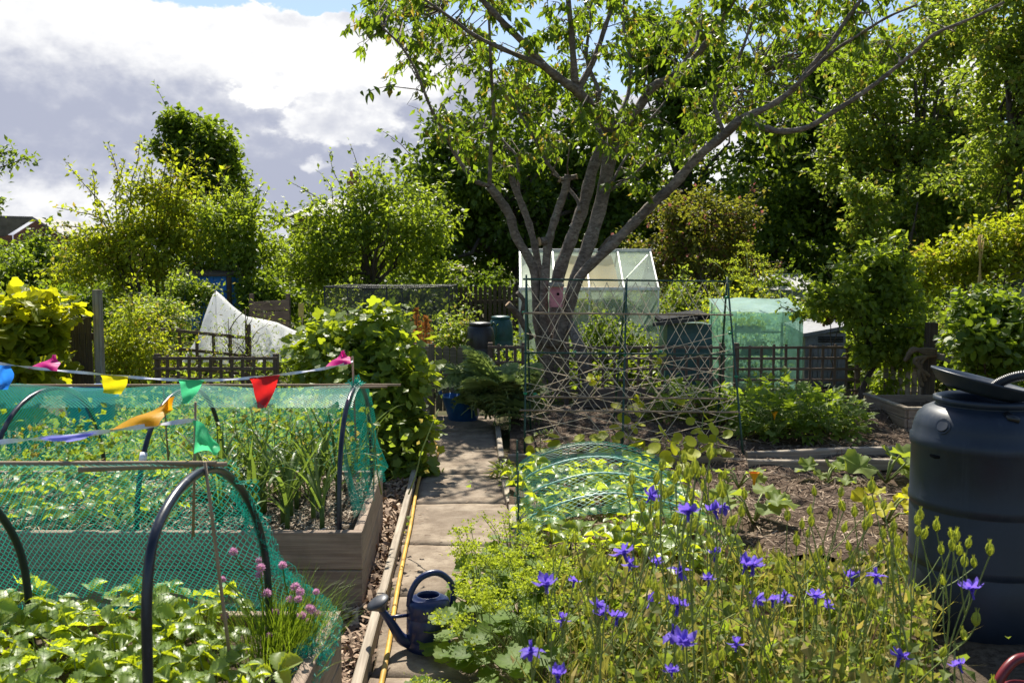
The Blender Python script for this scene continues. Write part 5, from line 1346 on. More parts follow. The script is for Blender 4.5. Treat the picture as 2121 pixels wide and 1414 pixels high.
# ------------------------------------------------------------------ strawberries
SL = [leaf_mesh('strawberry_leaf', strawberry_leaf(f, d), L_straw) for f, d in ((.06, .22), (.12, .08), (.04, .34), (.17, .2))]
def strawberry(label, group, x, y, z, nl, hgt, spread, size, mats=SL):
    t = thing('strawberry_plant', (x, y, z), label, 'strawberry plant', group)
    st = MB()
    for k in range(nl):
        a = k * 2.4 + random.uniform(-.4, .4); r = spread * math.sqrt((k + .6) / nl) * random.uniform(.8, 1.2); hh = hgt * random.uniform(.55, 1.1) * (1 - .35 * (k / nl))
        tip = Vector((x + r * math.cos(a), y + r * math.sin(a), z + hh))
        st.tube([Vector((x, y, z)), Vector((x, y, z)).lerp(tip, .55) + Vector((0, 0, hh * .12)), tip], .0026, 4, False)
        d = Vector((math.cos(a), math.sin(a), random.uniform(-.25, .35)))
        leaf_put('leaf', mats[random.randrange(len(mats))], tip, d, (random.gauss(0, .45), random.gauss(-.1, .45), 1), size * random.uniform(.7, 1.25), t)
    st.build('stalks', M_stem, t)['kind'] = 'stuff'
pos = []
for i in range(900):
    p = (random.uniform(-2.5, -.80), random.uniform(2.02, 3.12))
    u = 1060 + p[0] / p[1] * F
    if u < -260: continue
    if p[0] > -1.0 and p[1] > 2.75: continue
    if all((p[0] - q[0]) ** 2 + (p[1] - q[1]) ** 2 > .135 ** 2 for q in pos): pos.append(p)
def rowed(ps, what):
    """sort plants into three rows by distance and name each by its place in the row"""
    ps = sorted(ps, key=lambda q: q[1]); k = (len(ps) + 2) // 3; out = []
    for r_, nm in ((ps[:k], 'front row'), (ps[k:2 * k], 'middle row'), (ps[2 * k:], 'back row')):
        r_ = sorted(r_, key=lambda q: q[0] / q[1]); out += [(q, '%s, %s, %s' % (what, nm, nth(j, len(r_)))) for j, q in enumerate(r_)]
    return out
for p, lab in rowed(pos[:40], 'strawberry plant in the near raised bed'): strawberry(lab, 'strawberry plants in the near bed', p[0], p[1], .32, 11, .20, .13, .104)
pos2 = []
for i in range(400):
    p = (random.uniform(-3.0, -1.55), random.uniform(4.42, 5.4))
    if 1060 + p[0] / p[1] * F < -60 or (p[0] < -2.1 and p[1] > 4.9 and random.random() < .7): continue
    if all((p[0] - q[0]) ** 2 + (p[1] - q[1]) ** 2 > .2 ** 2 for q in pos2): pos2.append(p)
for p, lab in rowed(pos2[:17], 'strawberry plant left of the leeks'): strawberry(lab, 'strawberry plants in the leek bed', p[0], p[1], .335, 8, .17, .14, .115)
pos3 = []
for i in range(600):
    p = (random.uniform(.12, 1.1), random.uniform(4.5, 6.75))
    if all((p[0] - q[0]) ** 2 + (p[1] - q[1]) ** 2 > .20 ** 2 for q in pos3): pos3.append(p)
for p, lab in rowed(pos3[:36], 'strawberry plant under the low net tunnel'): strawberry(lab, 'strawberry plants under the low tunnel', p[0], p[1], .05, 8, .20, .15, .125)
# tall yellow-green greens behind, in the leek bed
t = thing('flowering_greens', (-1.5, 5.25, .33), 'yellow flowering greens bolting under the leek net', 'plant')
n = 650; pc = np.array([[-1.35, 5.2, .62]]) + rng.normal(size=(n, 3)) * np.array([.38, .12, .16]); pc2 = np.array([[-2.6, 5.25, .6]]) + rng.normal(size=(400, 3)) * np.array([.28, .1, .12]); pc = np.concatenate([pc, pc2])
put('foliage', scatter('foliage', P_round, pc, rand_dirs(len(pc), .2), rand_dirs(len(pc), .8), .042 * rng.uniform(.6, 1.3, len(pc)), L_light), t)['kind'] = 'stuff'
m = MB()
for k in range(26):
    x = -1.35 + random.gauss(0, .35); m.tube(limb_pts((x, 5.2, .33), (x + random.gauss(0, .08), 5.2 + random.gauss(0, .06), .72 + random.random() * .15), 4, 0, .05), [.005, .004, .004, .003, .002], 4)
m.build('stems', M_stem, t)['kind'] = 'stuff'

# leeks
def strap(L, w, bend, twist, n=9):
    vs, fs = [], []
    for i in range(n):
        s = i / (n - 1); ww = w * (1 - s ** 2.2) * (.75 + .25 * s * 2 if s < .5 else 1)
        a = bend * s * s * 1.6
        yv = L * (s - .12 * a * s) * math.cos(a * .45); zv = -L * math.sin(a) * .42 * s
        vs += [(-ww, yv, zv + ww * .45), (0, yv, zv), (ww, yv, zv + ww * .45)]
        if i: k = 3 * (i - 1); fs += [(k, k + 1, k + 4), (k, k + 4, k + 3), (k + 1, k + 2, k + 5), (k + 1, k + 5, k + 4)]
    return np.array(vs, float), np.array(fs)
LK = [leaf_mesh('leek_leaf', strap(1, .022, b, 0), L_leek) for b in (.15, .5, .95, 1.35)]
lp = []
for i in range(300):
    p = (random.uniform(-1.62, -.95), random.uniform(4.42, 5.35))
    if all((p[0] - q[0]) ** 2 + (p[1] - q[1]) ** 2 > .125 ** 2 for q in lp): lp.append(p)
lp = sorted(lp[:28], key=lambda q: q[0] / q[1])
for li, p in enumerate(lp):
    t = thing('leek_plant', (p[0], p[1], .33), 'strappy green leek in the netted bed, ' + nth(li, len(lp)), 'leek', 'leeks in the raised bed')
    MB().tube([(p[0], p[1], .31), (p[0], p[1], .46)], [.014, .012], 8).build('shank', L_leek, t)
    for k in range(8):
        a = random.uniform(0, 6.28); el_ = random.uniform(.9, 3.0)
        leaf_put('leaf', LK[random.choice((0, 0, 1, 1, 2, 3))], (p[0], p[1], .40 + .01 * k), (math.cos(a), math.sin(a), el_), (-math.cos(a) * el_, -math.sin(a) * el_, 1), random.uniform(.34, .60), t)
# chives on the corner of the near bed
t = thing('chive_clump', (-.80, 3.05, .32), 'clump of chives with mauve flower heads at the bed corner', 'chives')
n = 520; P = np.stack([-.80 + rng.normal(size=n) * .065, 2.98 + rng.normal(size=n) * .09, np.full(n, .32)], 1)
D = np.stack([(P[:, 0] + .80) * 3 + rng.normal(size=n) * .18 + .1, (P[:, 1] - 2.98) * 2 + rng.normal(size=n) * .18, np.ones(n)], 1)
pr = [merge([(v, f)]) for v, f in (strap(1, .006, .3, 0, 6), strap(1, .0055, .12, 0, 6), strap(1, .006, .6, 0, 6))]
put('leaves', scatter('leaves', pr, P, D, np.stack([-D[:, 0], -D[:, 1], D[:, 0] ** 2 + D[:, 1] ** 2 + .05], 1) + rng.normal(size=(n, 3)) * .1, rng.uniform(.18, .33, n), L_chive), t)['kind'] = 'stuff'
def chive_head(nm='flower_head'):
    n = 46; i = np.arange(n); z = 1 - 1.75 * (i + .5) / n; r = np.sqrt(1 - z * z); a = i * 2.39996
    d = np.stack([r * np.cos(a), r * np.sin(a), z], 1)
    return scatter(nm, [leaf_simple(.30, .12, -.05, .55)], d * .2, d, rng.normal(size=d.shape), np.full(n, .8), L_mauve)
CHD = chive_head()
for u, v in ((483, 1142), (537, 1160), (540, 1175), (537, 1190), (585, 1170), (612, 1215), (622, 1225), (618, 1240), (655, 1225), (570, 1268), (557, 1315), (640, 1258), (625, 1275), (600, 1240), (640, 1285), (655, 1270), (460, 1200), (552, 1228), (465, 1275), (555, 1300), (645, 1262), (376, 1312)):
    y = random.uniform(2.85, 3.08); p = at(u, v, y)
    b0 = Vector((-.80 + random.gauss(0, .04), 3.0 + random.gauss(0, .04), .33))
    st = MB().tube(limb_pts(b0, p, 5, .03, .05), .0022, 4, False).build('flower_stalk', L_chive, t)
    put('flower_head', CHD, st, None, Matrix.Translation(p) @ Matrix.Rotation(random.uniform(0, 6), 4, 'Z') @ Matrix.Rotation(random.uniform(-.4, .4), 4, 'X') @ Matrix.Scale(random.uniform(.013, .019), 4))

# low net tunnel beside the path
lt = thing('net_tunnel', gnd(1090, 1060), 'low tunnel of teal net on thin hoops over strawberries beside the path', 'net tunnel')
hy = [5.12, 5.65, 6.15, 6.6]
for yv in hy:
    pts = [(.60 - .57 * math.cos(math.pi * i / 16), yv + .03 * math.sin(i), .02 + .33 * math.sin(math.pi * i / 16) ** .8) for i in range(17)]
    MB().tube(pts, .007, 8).build('hoop', M_greenpost if yv > 6.2 else plain_mat('pale_hoop', (.25, .42, .36), .4), lt)
ns, nt_ = 96, 72
S, T = np.meshgrid(np.linspace(0, 1, ns), np.linspace(0, 1, nt_), indexing='ij')
a = np.pi * (.0 + 1.0 * T); yv = 4.78 + 1.97 * S
sagl = np.abs(np.sin(np.pi * (yv - 5.12) / .5)) * .05
Pn = np.stack([.60 - (.59 + .03 * wob(S, T)) * np.cos(a), yv + .03 * wob(S, T, 2), .03 + (.345 - sagl + .015 * wob(S, T, 5)) * np.sin(a) ** .75], -1)
put('netting', net_mesh('netting', Pn, .0018, M_net), lt)
for yv in (5.05, 5.7, 6.3, 6.75): cane('peg', (.03, yv, 0), (.04, yv, .36), .007, M_greenpost, lt, knots=False)

# ------------------------------------------------------------------ hose, watering cans, big barrel
t = thing('garden_hose', gnd(860, 1040), 'yellow garden hose lying along the path edging', 'hose')
hp = [(778, 1470), (790, 1414), (806, 1330), (820, 1240), (835, 1160), (850, 1090), (862, 1020), (873, 980), (895, 955), (907, 938), (902, 916), (888, 899), (878, 894)]
MB().tube(smooth_path([gnd(u, v, .028) for u, v in hp], 8), .0115, 10).build('tube', M_hose, t)
MB().tube([gnd(880, 895, .028), gnd(870, 893, .028)], .015, 10).build('connector', M_tan, t)
def watering_can(label, p, ang, mat, rosemat, sc=1.0):
    t = thing('watering_can', p, label, 'watering can'); M = Matrix.Translation(p) @ Matrix.Rotation(ang, 4, 'Z') @ Matrix.Scale(sc, 4)
    MB().lathe([(.090, 0), (.096, .008), (.097, .05), (.094, .054), (.097, .058), (.095, .15), (.092, .154), (.095, .158), (.094, .205), (.088, .222), (.070, .232), (.056, .236), (.052, .244), (.049, .244), (.049, .225), (.060, .19), (.06, .03)], 40, capt=False).build('body', mat, t, M)
    MB().lathe([(.0, .033), (.058, .034)], 24, capb=False, capt=False).build('inside', M_dark, t, M)
    MB().tube(smooth_path([(.088, 0, .13), (.112, 0, .20), (.105, 0, .28), (.045, 0, .335), (-.03, 0, .325), (-.075, 0, .27), (-.088, 0, .205)], 5), [.012 + .002 * math.sin(i * .1) for i in range(31)], 10).build('handle', mat, t, M)
    sp_ = MB().tube(smooth_path([(-.085, 0, .045), (-.125, 0, .07), (-.165, 0, .14), (-.215, 0, .215)], 6), [.030 - .016 * i / 18 for i in range(19)], 14).build('spout', mat, t, M)
    MB().tube([(-.095, 0, .165), (-.182, 0, .168)], .008, 8).build('brace', mat, t, M)
    MB().lathe([(.013, 0), (.016, .015), (.046, .045), (.052, .05), (.05, .056), (.03, .066), (.0, .069)], 28, capt=False).build('rose', rosemat, sp_, M @ Matrix.Translation((-.20, 0, .195)) @ Matrix.Rotation(R(-28), 4, 'Y'))
    return t
watering_can('navy blue plastic watering can with a grey rose on the path', gnd(888, 1343), R(22), M_navy, M_rose, 1.0)
watering_can('dark red watering can beside the big barrel at the bottom right', Vector((1.70, 2.86, 0.0)), R(200), M_red, M_red, 1.12)

bp = Vector((2.17, 4.05, 0)); Rb = .315
t = thing('water_butt', bp, 'large slate blue water butt with tilted lid at the right edge', 'water butt')
pr = [(.268, 0), (.284, .025), (.299, .10), (.305, .30), (.302, .305), (.302, .313), (.309, .320), (.309, .345), (.306, .355), (.310, .565), (.307, .572), (.307, .580), (.314, .588), (.315, .615), (.310, .626), (.310, .845), (.316, .853), (.318, .866), (.317, .893), (.308, .905), (.302, .945), (.288, .985), (.262, 1.015), (.232, 1.03), (.208, 1.036), (.206, 1.046), (.222, 1.05), (.223, 1.072), (.205, 1.078), (.19, 1.05), (.19, .6)]
MB().lathe(pr, 64, bp, capt=False).build('body', M_butt, t)
def on_barrel(u, z, r): return None
# plug circle and hand slot on the lit left side
an = R(200)
def bpos(a, r, z): return bp + Vector((r * math.cos(a), r * math.sin(a), z))
a = R(208)
pg = MB().tube([bpos(a, .276, .955) , bpos(a, .300, .964)], [.036, .035], 20).build('plug', M_butt, t)
MB().tube([bpos(a, .298, .963) , bpos(a, .303, .966)], [.027, .025], 20).build('plug_face', M_butt, pg)
a = R(203)
MB().tube([bpos(a - .09, .302, .825), bpos(a, .303, .823), bpos(a + .09, .302, .825)], [.010, .012, .010], 8).build('slot', M_dark, t)
lidM = Matrix.Translation(bp + Vector((-.05, -.03, 1.105))) @ Matrix.Rotation(R(13), 4, 'Y') @ Matrix.Rotation(R(3), 4, 'X')
MB().lathe([(.14, -.012), (.185, .008), (.214, .045), (.222, .05), (.222, .058), (.208, .055), (.18, .03), (.13, .012), (.0, .01)], 48, capt=False).build('lid', M_butt, t, lidM)
MB().tube(smooth_path([bp + Vector((.0, -.02, 1.10)), bp + Vector((.03, -.06, 1.15)), bp + Vector((.11, -.10, 1.185)), bp + Vector((.27, -.12, 1.18)), bp + Vector((.55, -.1, 1.12)), bp + Vector((.85, -.05, .75)), bp + Vector((.95, 0, .02))], 36), [.020 + (.004 if i % 3 == 0 else 0) for i in range(217)], 12).build('corrugated_hose', M_black, t)
q = bpos(R(262), .225, 1.03)
ck = MB().tube([q, q + Vector((.0, -.035, -.012)), q + Vector((.03, -.05, -.02))], [.016, .02, .012], 8).build('clip', M_black, t)
MB().box(q + Vector((-.03, -.02, -.06)), q + Vector((.03, .02, -.01))).build('bracket', M_black, ck)
# ------------------------------------------------------------------ bean frame with twine
bf = thing('bean_support', gnd(1300, 950), 'green stake bean frame criss crossed with jute twine', 'bean frame')
def gpole(a, b, r=.011, m=None): return cane('stake' if m is None else 'bamboo_rail', a, b, r, m or M_greenpost, bf, knots=m is not None)
yF, yT, yR = 7.75, 8.15, 8.75
zt = at(0, 582, yT).z
TL, TM, TR = at(1090, 578, yT), at(1298, 585, yT), at(1506, 583, yT)
FLp, FM, FRp = Vector((at(1087, 700, yF).x, yF, 0)), Vector((at(1291, 700, yF).x, yF, 0)), Vector((at(1545, 700, yF).x, yF, 0))
RM, RR, RL = Vector((at(1270, 700, yR).x, yR, 0)), Vector((at(1488, 700, yR).x, yR, 0)), Vector((at(1100, 700, yR).x, yR, 0))
up = Vector((0, 0, .04))
for a, b in ((FLp, TL), (FM, TM), (FRp, TR), (RM, TM), (RR, TR), (RL, TL)): gpole(a, b + up)
gpole(TL - Vector((.03, 0, 0)), TR + Vector((.03, 0, 0)))
def fpt(u, v):
    """a point on the slanting front of the frame"""
    d = ray(u, v); A_, B_, C_ = FLp, FRp, TL; n = (B_ - A_).cross(C_ - A_); o = Vector((0, 0, CH)); tt = (A_ - o).dot(n) / d.dot(n); return o + d * tt
for v, m, u0, u1 in ((648, M_cane, 1083, 1518), (730, None, 1085, 1522), (821, M_cane, 1090, 1505), (849, M_cane, 1076, 1535)): gpole(fpt(u0, v) - Vector((0, .015, 0)), fpt(u1, v + 4) - Vector((0, .015, 0)), .010, m)
for u, v in ((1085, 647), (1295, 735), (1512, 690), (1088, 815), (1108, 816), (1525, 780), (1190, 730), (1250, 731), (1370, 728), (1505, 616)):
    p = fpt(u, v); MB().lathe([(.008, -.012), (.018, -.006), (.018, .008), (.006, .014)], 8, p).build('clip', plain_mat('green_clip', (.01, .22, .09), .4) if 'clipm' not in MATS else MATS['clipm'], bf)
strands = []
def clipu(v): return 1087, 1508 + max(0, v - 600) * .095
for i in range(-8, 24):                       # steep crossing strands tied to the top bar
    for sg in (-1, 1):
        u0 = 1095 + i * 27 + random.uniform(-7, 7); k = sg * random.uniform(.50, .66); pts = []
        for v in (584, 648, 730, 822, 850) + ((945,) if i % 3 == 0 else ()):
            u = u0 + k * (v - 584) * (1.0 if v <= 730 else 1.25) - (0 if v <= 730 else .25 * k * 146)
            lo, hi = clipu(v)
            if lo <= u <= hi: pts.append((u + random.uniform(-4, 4), v))
        if len(pts) > 1: strands.append(pts)
for i in range(6):                            # shallow strands between the outer stakes
    v = 690 + i * 34
    strands.append([(1088, v), (1296, v + random.uniform(40, 62)), (1515 + i * 3, v + random.uniform(85, 125))])
    strands.append([(1512 + i * 3, v), (1296, v + random.uniform(40, 62)), (1088, v + random.uniform(85, 125))])
for st in strands:
    pts = []
    for (u, v) in st:
        v = min(v, 952); p = fpt(u, v); pts.append(p + Vector((0, random.uniform(-.02, .012), 0)))
    q = []
    for a, b in zip(pts[:-1], pts[1:]): q += [a, a.lerp(b, .5) - Vector((0, 0, random.uniform(0, .010)))]
    q.append(pts[-1])
    MB().tube(q, .0031, 4, False).build('twine', M_twine, bf)
# bean plants at its foot
BN = [leaf_mesh('bean_leaf', leaf_lobed(1, 0, 0.0, 16, c, .35), L_bean) for c in (.1, .3)]
for i, (u, v, n, hh) in enumerate(((1300, 905, 12, .42), (1262, 925, 7, .2), (1385, 925, 8, .22), (1450, 930, 12, .36), (1480, 935, 8, .30), (1120, 930, 6, .2), (1180, 935, 6, .18), (1410, 960, 9, .24), (1225, 930, 6, .2), (1330, 955, 7, .2))):
    b0 = gnd(u, v + 22, .05)
    t = thing('bean_plant', b0, ['tallest yellow green bean plant at the middle stake', 'small bean seedling left of the middle stake', 'low bean plant right of the middle stake', 'leafy bean plant climbing near the right stake', 'bean plant beside the right corner stake', 'small pale bean plant by the left stake', 'second pale seedling from the left stake', 'bean plant in front of the right twine', 'thin bean seedling between left and middle stakes', 'low bean plant in front of the middle stake'][i], 'bean plant', 'bean plants under the frame')
    m = MB(); top = b0 + Vector((random.uniform(-.04, .04), 0, hh)); m.tube(limb_pts(b0, top, 5, 0, .08), .004, 5)
    for k in range(n):
        s = (k + .5) / n; q = b0.lerp(top, s); a = k * 2.4; tip = q + Vector((math.cos(a) * .07, math.sin(a) * .06, .03)); m.tube([q, tip], .002, 4, False)
        leaf_put('leaf', BN[k % 2], tip, (math.cos(a), math.sin(a), random.uniform(-.6, .2)), (random.gauss(0, .5), random.gauss(-.8, .5), 1), random.uniform(.08, .135), t)
    m.build('stem', M_stem, t)
for i, (u, v) in enumerate(((1232, 780), (1370, 745), (1325, 825), (1410, 822))):   # beans already up the twine
    p = fpt(u, v); t = thing('bean_shoot', p, ['bean shoot on the twine left of the middle stake', 'bean shoot high on the twine near the compost bin', 'bean shoot on the lowest cane by the middle stake', 'bean shoot on the lowest cane further right'][i], 'bean plant', 'bean plants under the frame')
    for k in range(4): leaf_put('leaf', BN[k % 2], p + Vector((random.gauss(0, .02), -.01, random.gauss(0, .03))), (random.gauss(0, 1), -.3, random.gauss(0, .6)), (0, -.6, 1), random.uniform(.05, .08), t)
    MB().tube(limb_pts(p - Vector((.02, 0, .2)), p + Vector((.01, 0, .05)), 4, 0, .1), .003, 4).build('stem', M_stem, t)

# ------------------------------------------------------------------ potatoes, squash, other vegetables
def compound(n=5, w=.28):
    l = leaf_simple(w, .08, .1); parts = [xf(l, 0, 0, .42, (0, .6, 0))]
    for k in range(2): parts += [xf(l, 1.0, 0, .36 - .08 * k, (0, .55 - .28 * k, 0)), xf(l, -1.0, 0, .36 - .08 * k, (0, .55 - .28 * k, 0))]
    return merge(parts)
PC = [compound(), compound(5, .34)]
def leafy_plant(name, label, cat, p, r, hgt, n, size, mat, protos, group=None, stem=M_stem, up=.5):
    t = thing(name, p, label, cat, group); p = np.array(p)
    m = MB(); tips = []
    for k in range(7):
        a = k * 2.4 + random.random(); rr = r * random.uniform(.4, .9); tip = Vector(p) + Vector((math.cos(a) * rr, math.sin(a) * rr, hgt * random.uniform(.6, 1)))
        m.tube(limb_pts(Vector(p), tip, 4, .08, .06), [.007, .006, .005, .004, .003], 5); tips.append(list(tip))
    m.build('stems', stem, t)
    tips = np.array(tips); d = rand_dirs(n); d[:, 2] = np.abs(d[:, 2]); rad = rng.random(n) ** .4
    P = p + d * rad[:, None] * np.array([r, r, hgt])
    D = d * np.array([1, 1, .4]) + rng.normal(size=(n, 3)) * .35 - np.array([0, 0, .1]); N = d * .3 + rng.normal(size=(n, 3)) * .3 + np.array([0, 0, up + .4])
    put('foliage', scatter('foliage', protos, P, D, N, size * rng.uniform(.6, 1.25, n), mat), t)['kind'] = 'stuff'
    return t
k = 0
PT = sorted(((1545, 872), (1585, 868), (1625, 875), (1665, 868), (1700, 880), (1600, 895), (1650, 897), (1745, 885), (1560, 893), (1480, 868), (1430, 862), (1375, 866), (1715, 900)))
for u, v in PT:
    p = gnd(u, v, .12); leafy_plant('potato_plant', 'potato plant in the rows before the trellis, ' + nth(k, len(PT)), 'potato plant', p, random.uniform(.16, .23), random.uniform(.28, .44) if u < 1720 else .28, 95, .20, L_potato, PC, 'potato plants along the trellis'); k += 1
SQ = leaf_lobed(5, .12, .045, 34, .30, .45, .7); SQM = [leaf_mesh('squash_leaf', SQ, L_squash), leaf_mesh('squash_leaf', leaf_lobed(5, .18, .05, 34, .12, .4, 1.2), L_squash)]
SQY = [leaf_mesh('yellow_squash_leaf', SQ, L_squashy)]
for lab, u, v, n, sz, ms_, hh in (('large pale squash plant in front of the plot boards', 1835, 1000, 9, .27, SQM, .24), ('small round leaved squash plant on the bare soil', 1712, 1003, 7, .15, SQM, .13), ('yellowing squash plant beside the big barrel', 1835, 1085, 8, .19, SQY, .18), ('yellow flowered squash near the plot corner boards', 1603, 915, 7, .13, SQM, .18), ('squash plant half hidden behind the violet flowers', 1560, 1085, 8, .20, SQM, .22), ('low squash seedling behind the net tunnel', 1530, 1010, 6, .13, SQM, .12)):
    p = gnd(u, v, .06); t = thing('squash_plant', p, lab, 'squash plant'); m = MB()
    for k in range(n):
        a = k * 2.4 + random.random(); rr = sz * random.uniform(.4, .95); tip = p + Vector((math.cos(a) * rr, math.sin(a) * rr, hh * random.uniform(.5, 1.1)))
        m.tube([p, p.lerp(tip, .6) + Vector((0, 0, .03)), tip], [.007, .006, .005], 6)
        leaf_put('leaf', ms_[k % len(ms_)], tip, (math.cos(a), math.sin(a), random.uniform(-.5, .3)), (random.gauss(0, .35), random.gauss(-.35, .3), 1), sz * random.uniform(.7, 1.1), t)
    m.build('stalks', M_stem, t)
    if 'flower' in lab: MB().lathe([(.006, 0), (.012, .04), (.035, .08)], 8, p + Vector((0, 0, hh + .03)), capt=False).build('flower', plain_mat('squash_flower', (.75, .32, .01)), t)
for i, (u, v) in enumerate(((1110, 985), (1075, 1000), (1045, 985), (1130, 915))):
    leafy_plant('weed_tuft', 'small weed tuft by the path edge, ' + ('beside the net tunnel pegs', 'right of the timber scraps', 'nearest the concrete', 'at the bean support stake')[i], 'weed', gnd(u, v, .02), .12, .12, 60, .07, L_light, P_leaf, 'weeds by the path edge')

# cardoon
t = thing('cardoon_plant', gz(1015, 9.3), 'big cardoon with arching silvery jagged leaves beside the gate', 'cardoon')
def cardoon_leaf(bend):
    vs, fs = [], []; n = 13; parts = []
    def sp(s): a = bend * s * s; return np.array([0, s * math.cos(a * .7) - .0, .42 * s - bend * .55 * s ** 2.4])
    for i in range(n - 1):
        a, b = sp(i / (n - 1)), sp((i + 1) / (n - 1)); w = .022 * (1 - .7 * i / n); k = len(vs)
        vs += [a + [-w, 0, .01], a + [w, 0, .01], b + [w, 0, .01], b + [-w, 0, .01]]; fs += [(k, k + 1, k + 2), (k, k + 2, k + 3)]
        if i >= 2:
            s = i / (n - 1); L = .30 * math.sin(math.pi * min(1, .12 + .88 * s) ** .8) + .03
            for sg in (-1, 1):
                l = blade([.02, .20, .13, .26, .15, .20, .07, .0], .1, .25)
                v = l[0] * L; c_, s_ = math.cos(-sg * 1.0), math.sin(-sg * 1.0); q = len(vs)
                vs += list(np.stack([v[:, 0] * c_ - v[:, 1] * s_, v[:, 0] * s_ + v[:, 1] * c_, v[:, 2] + np.abs(v[:, 0]) * .3], 1) + a); fs += [tuple(x + q for x in f) for f in l[1]]
    return np.array(vs), np.array(fs)
CM = [leaf_mesh('cardoon_leaf', cardoon_leaf(b), L_cardoon) for b in (.7, 1.1, 1.5)]
cb0 = gz(1025, 9.3)
for k in range(34):
    a = k * 2.4; el_ = random.uniform(.5, 2.2); sz = random.uniform(.62, .95)
    leaf_put('leaf', CM[k % 3], cb0 + Vector((random.gauss(0, .1), random.gauss(0, .08), .08 + .006 * k)), (math.cos(a), math.sin(a) - .15, el_ * .6), (-math.cos(a) * .4, -math.sin(a) * .4, 1), sz, t)
for k in range(12):
    a = random.uniform(-2.9, -.2); leaf_put('leaf', CM[k % 3], gz(1062 + random.uniform(-12, 14), 9.45) + Vector((0, 0, .06)), (math.cos(a), math.sin(a), random.uniform(.4, 1.2)), (-math.cos(a) * .4, -math.sin(a) * .4, 1), random.uniform(.5, .75), t)

# ------------------------------------------------------------------ bushes with leaves one can tell apart
def leafy_bush(name, label, base, blobs, n, nind, size, mat, lmesh, protos, cat='bush', stems=10):
    t = thing(name, base, label, cat); cc, P, d = crown_points(blobs, n, 60, (.12, .26))
    D = d * .8 + rng.normal(size=(n, 3)) * .4 - np.array([0, 0, .25]); N = d * .5 + rng.normal(size=(n, 3)) * .3 + np.array([0, -.1, .8]); S_ = size * rng.uniform(.6, 1.25, n)
    m = MB()
    for k in range(stems): m.tube(limb_pts(Vector(base) + Vector((random.gauss(0, .12), random.gauss(0, .1), 0)), cc[random.randrange(len(cc))], 6, .03, .08), [.014 - .0018 * i for i in range(7)], 5)
    m.build('stems', M_stembrown, t)
    vis = np.argsort(P[:, 1] - d[:, 2] * .12 + rng.random(n) * .15)[:nind]
    for i in vis: leaf_put('leaf', lmesh[i % len(lmesh)], P[i], D[i], N[i], S_[i], t)
    rest = np.setdiff1d(np.arange(n), vis)
    put('foliage', scatter('foliage', protos, P[rest], D[rest], N[rest], S_[rest], mat), t)['kind'] = 'stuff'
    return t
CL = [leaf_mesh('currant_leaf', leaf_lobed(5, .3, .05, 22, c, .3), L_currant) for c in (.05, .2, .35)]
leafy_bush('currant_bush', 'dense currant bush with lobed leaves between netted bed and path', gz(760, 7.6), [BL(690, 735, 7.8, 70, 70), BL(780, 740, 7.6, 75, 80), BL(820, 800, 7.3, 55, 90), BL(730, 700, 7.9, 60, 40), BL(825, 900, 7.2, 50, 80), BL(770, 880, 7.3, 70, 80), BL(640, 740, 8.0, 50, 60), BL(850, 960, 7.1, 28, 45)], 4600, 300, .105, L_currant, CL, P_lobed, stems=22)
VL = [leaf_mesh('vine_leaf', leaf_lobed(3, .25, .06, 20, c, .3), L_vine) for c in (.05, .25)]
leafy_bush('vine_hedge', 'yellow green hedge of broad lobed leaves at the left edge', gz(50, 8.2), [BL(30, 680, 8.2, 70, 70), BL(90, 660, 8.3, 60, 55), BL(0, 740, 8.0, 90, 70), BL(100, 730, 8.3, 50, 70), BL(30, 800, 8.0, 90, 60), BL(-60, 700, 8.2, 90, 100)], 2600, 260, .14, L_vine, VL, P_lobed, 'hedge', 12)
RL_ = [leaf_mesh('round_leaf', leaf_lobed(1, 0, .02, 16, c, .3), L_mid) for c in (.05, .25)]
leafy_bush('climbing_shrub', 'round leaved climbing shrub on the right behind the barrel lid', gz(2040, 9.0), [BL(2030, 700, 9, 75, 60), BL(2100, 690, 9.1, 60, 70), BL(2060, 650, 9.2, 80, 45), BL(2010, 640, 9.3, 45, 35), BL(2070, 750, 8.9, 70, 40)], 2600, 200, .10, L_mid, RL_, P_round, 'shrub', 9)
tree('espalier_apple', 'small apple tree growing against the trellis on the right', gz(1787, 10.3), [BL(1800, 640, 10.3, 80, 70), BL(1850, 590, 10.3, 70, 60), BL(1800, 560, 10.3, 70, 50), BL(1715, 620, 10.3, 45, 36), BL(1685, 640, 10.3, 36, 24), BL(1850, 690, 10.3, 60, 50), BL(1800, 730, 10.3, 45, 40), BL(1910, 640, 10.3, 40, 50), BL(1845, 540, 10.3, 50, 30), BL(1850, 765, 10.5, 45, 40), BL(1895, 720, 10.4, 40, 40)], 5200, .088, L_apple, .045, 110, (.09, .2), protos=P_round, limbs=24)
tree('clematis', 'spray of dark foliage with purple flowers by the grey shed', gz(1718, 11.2), [BL(1715, 655, 11.2, 22, 18)], 260, .06, L_lilac, .01, 12, (.05, .1), cat='plant', limbs=4)

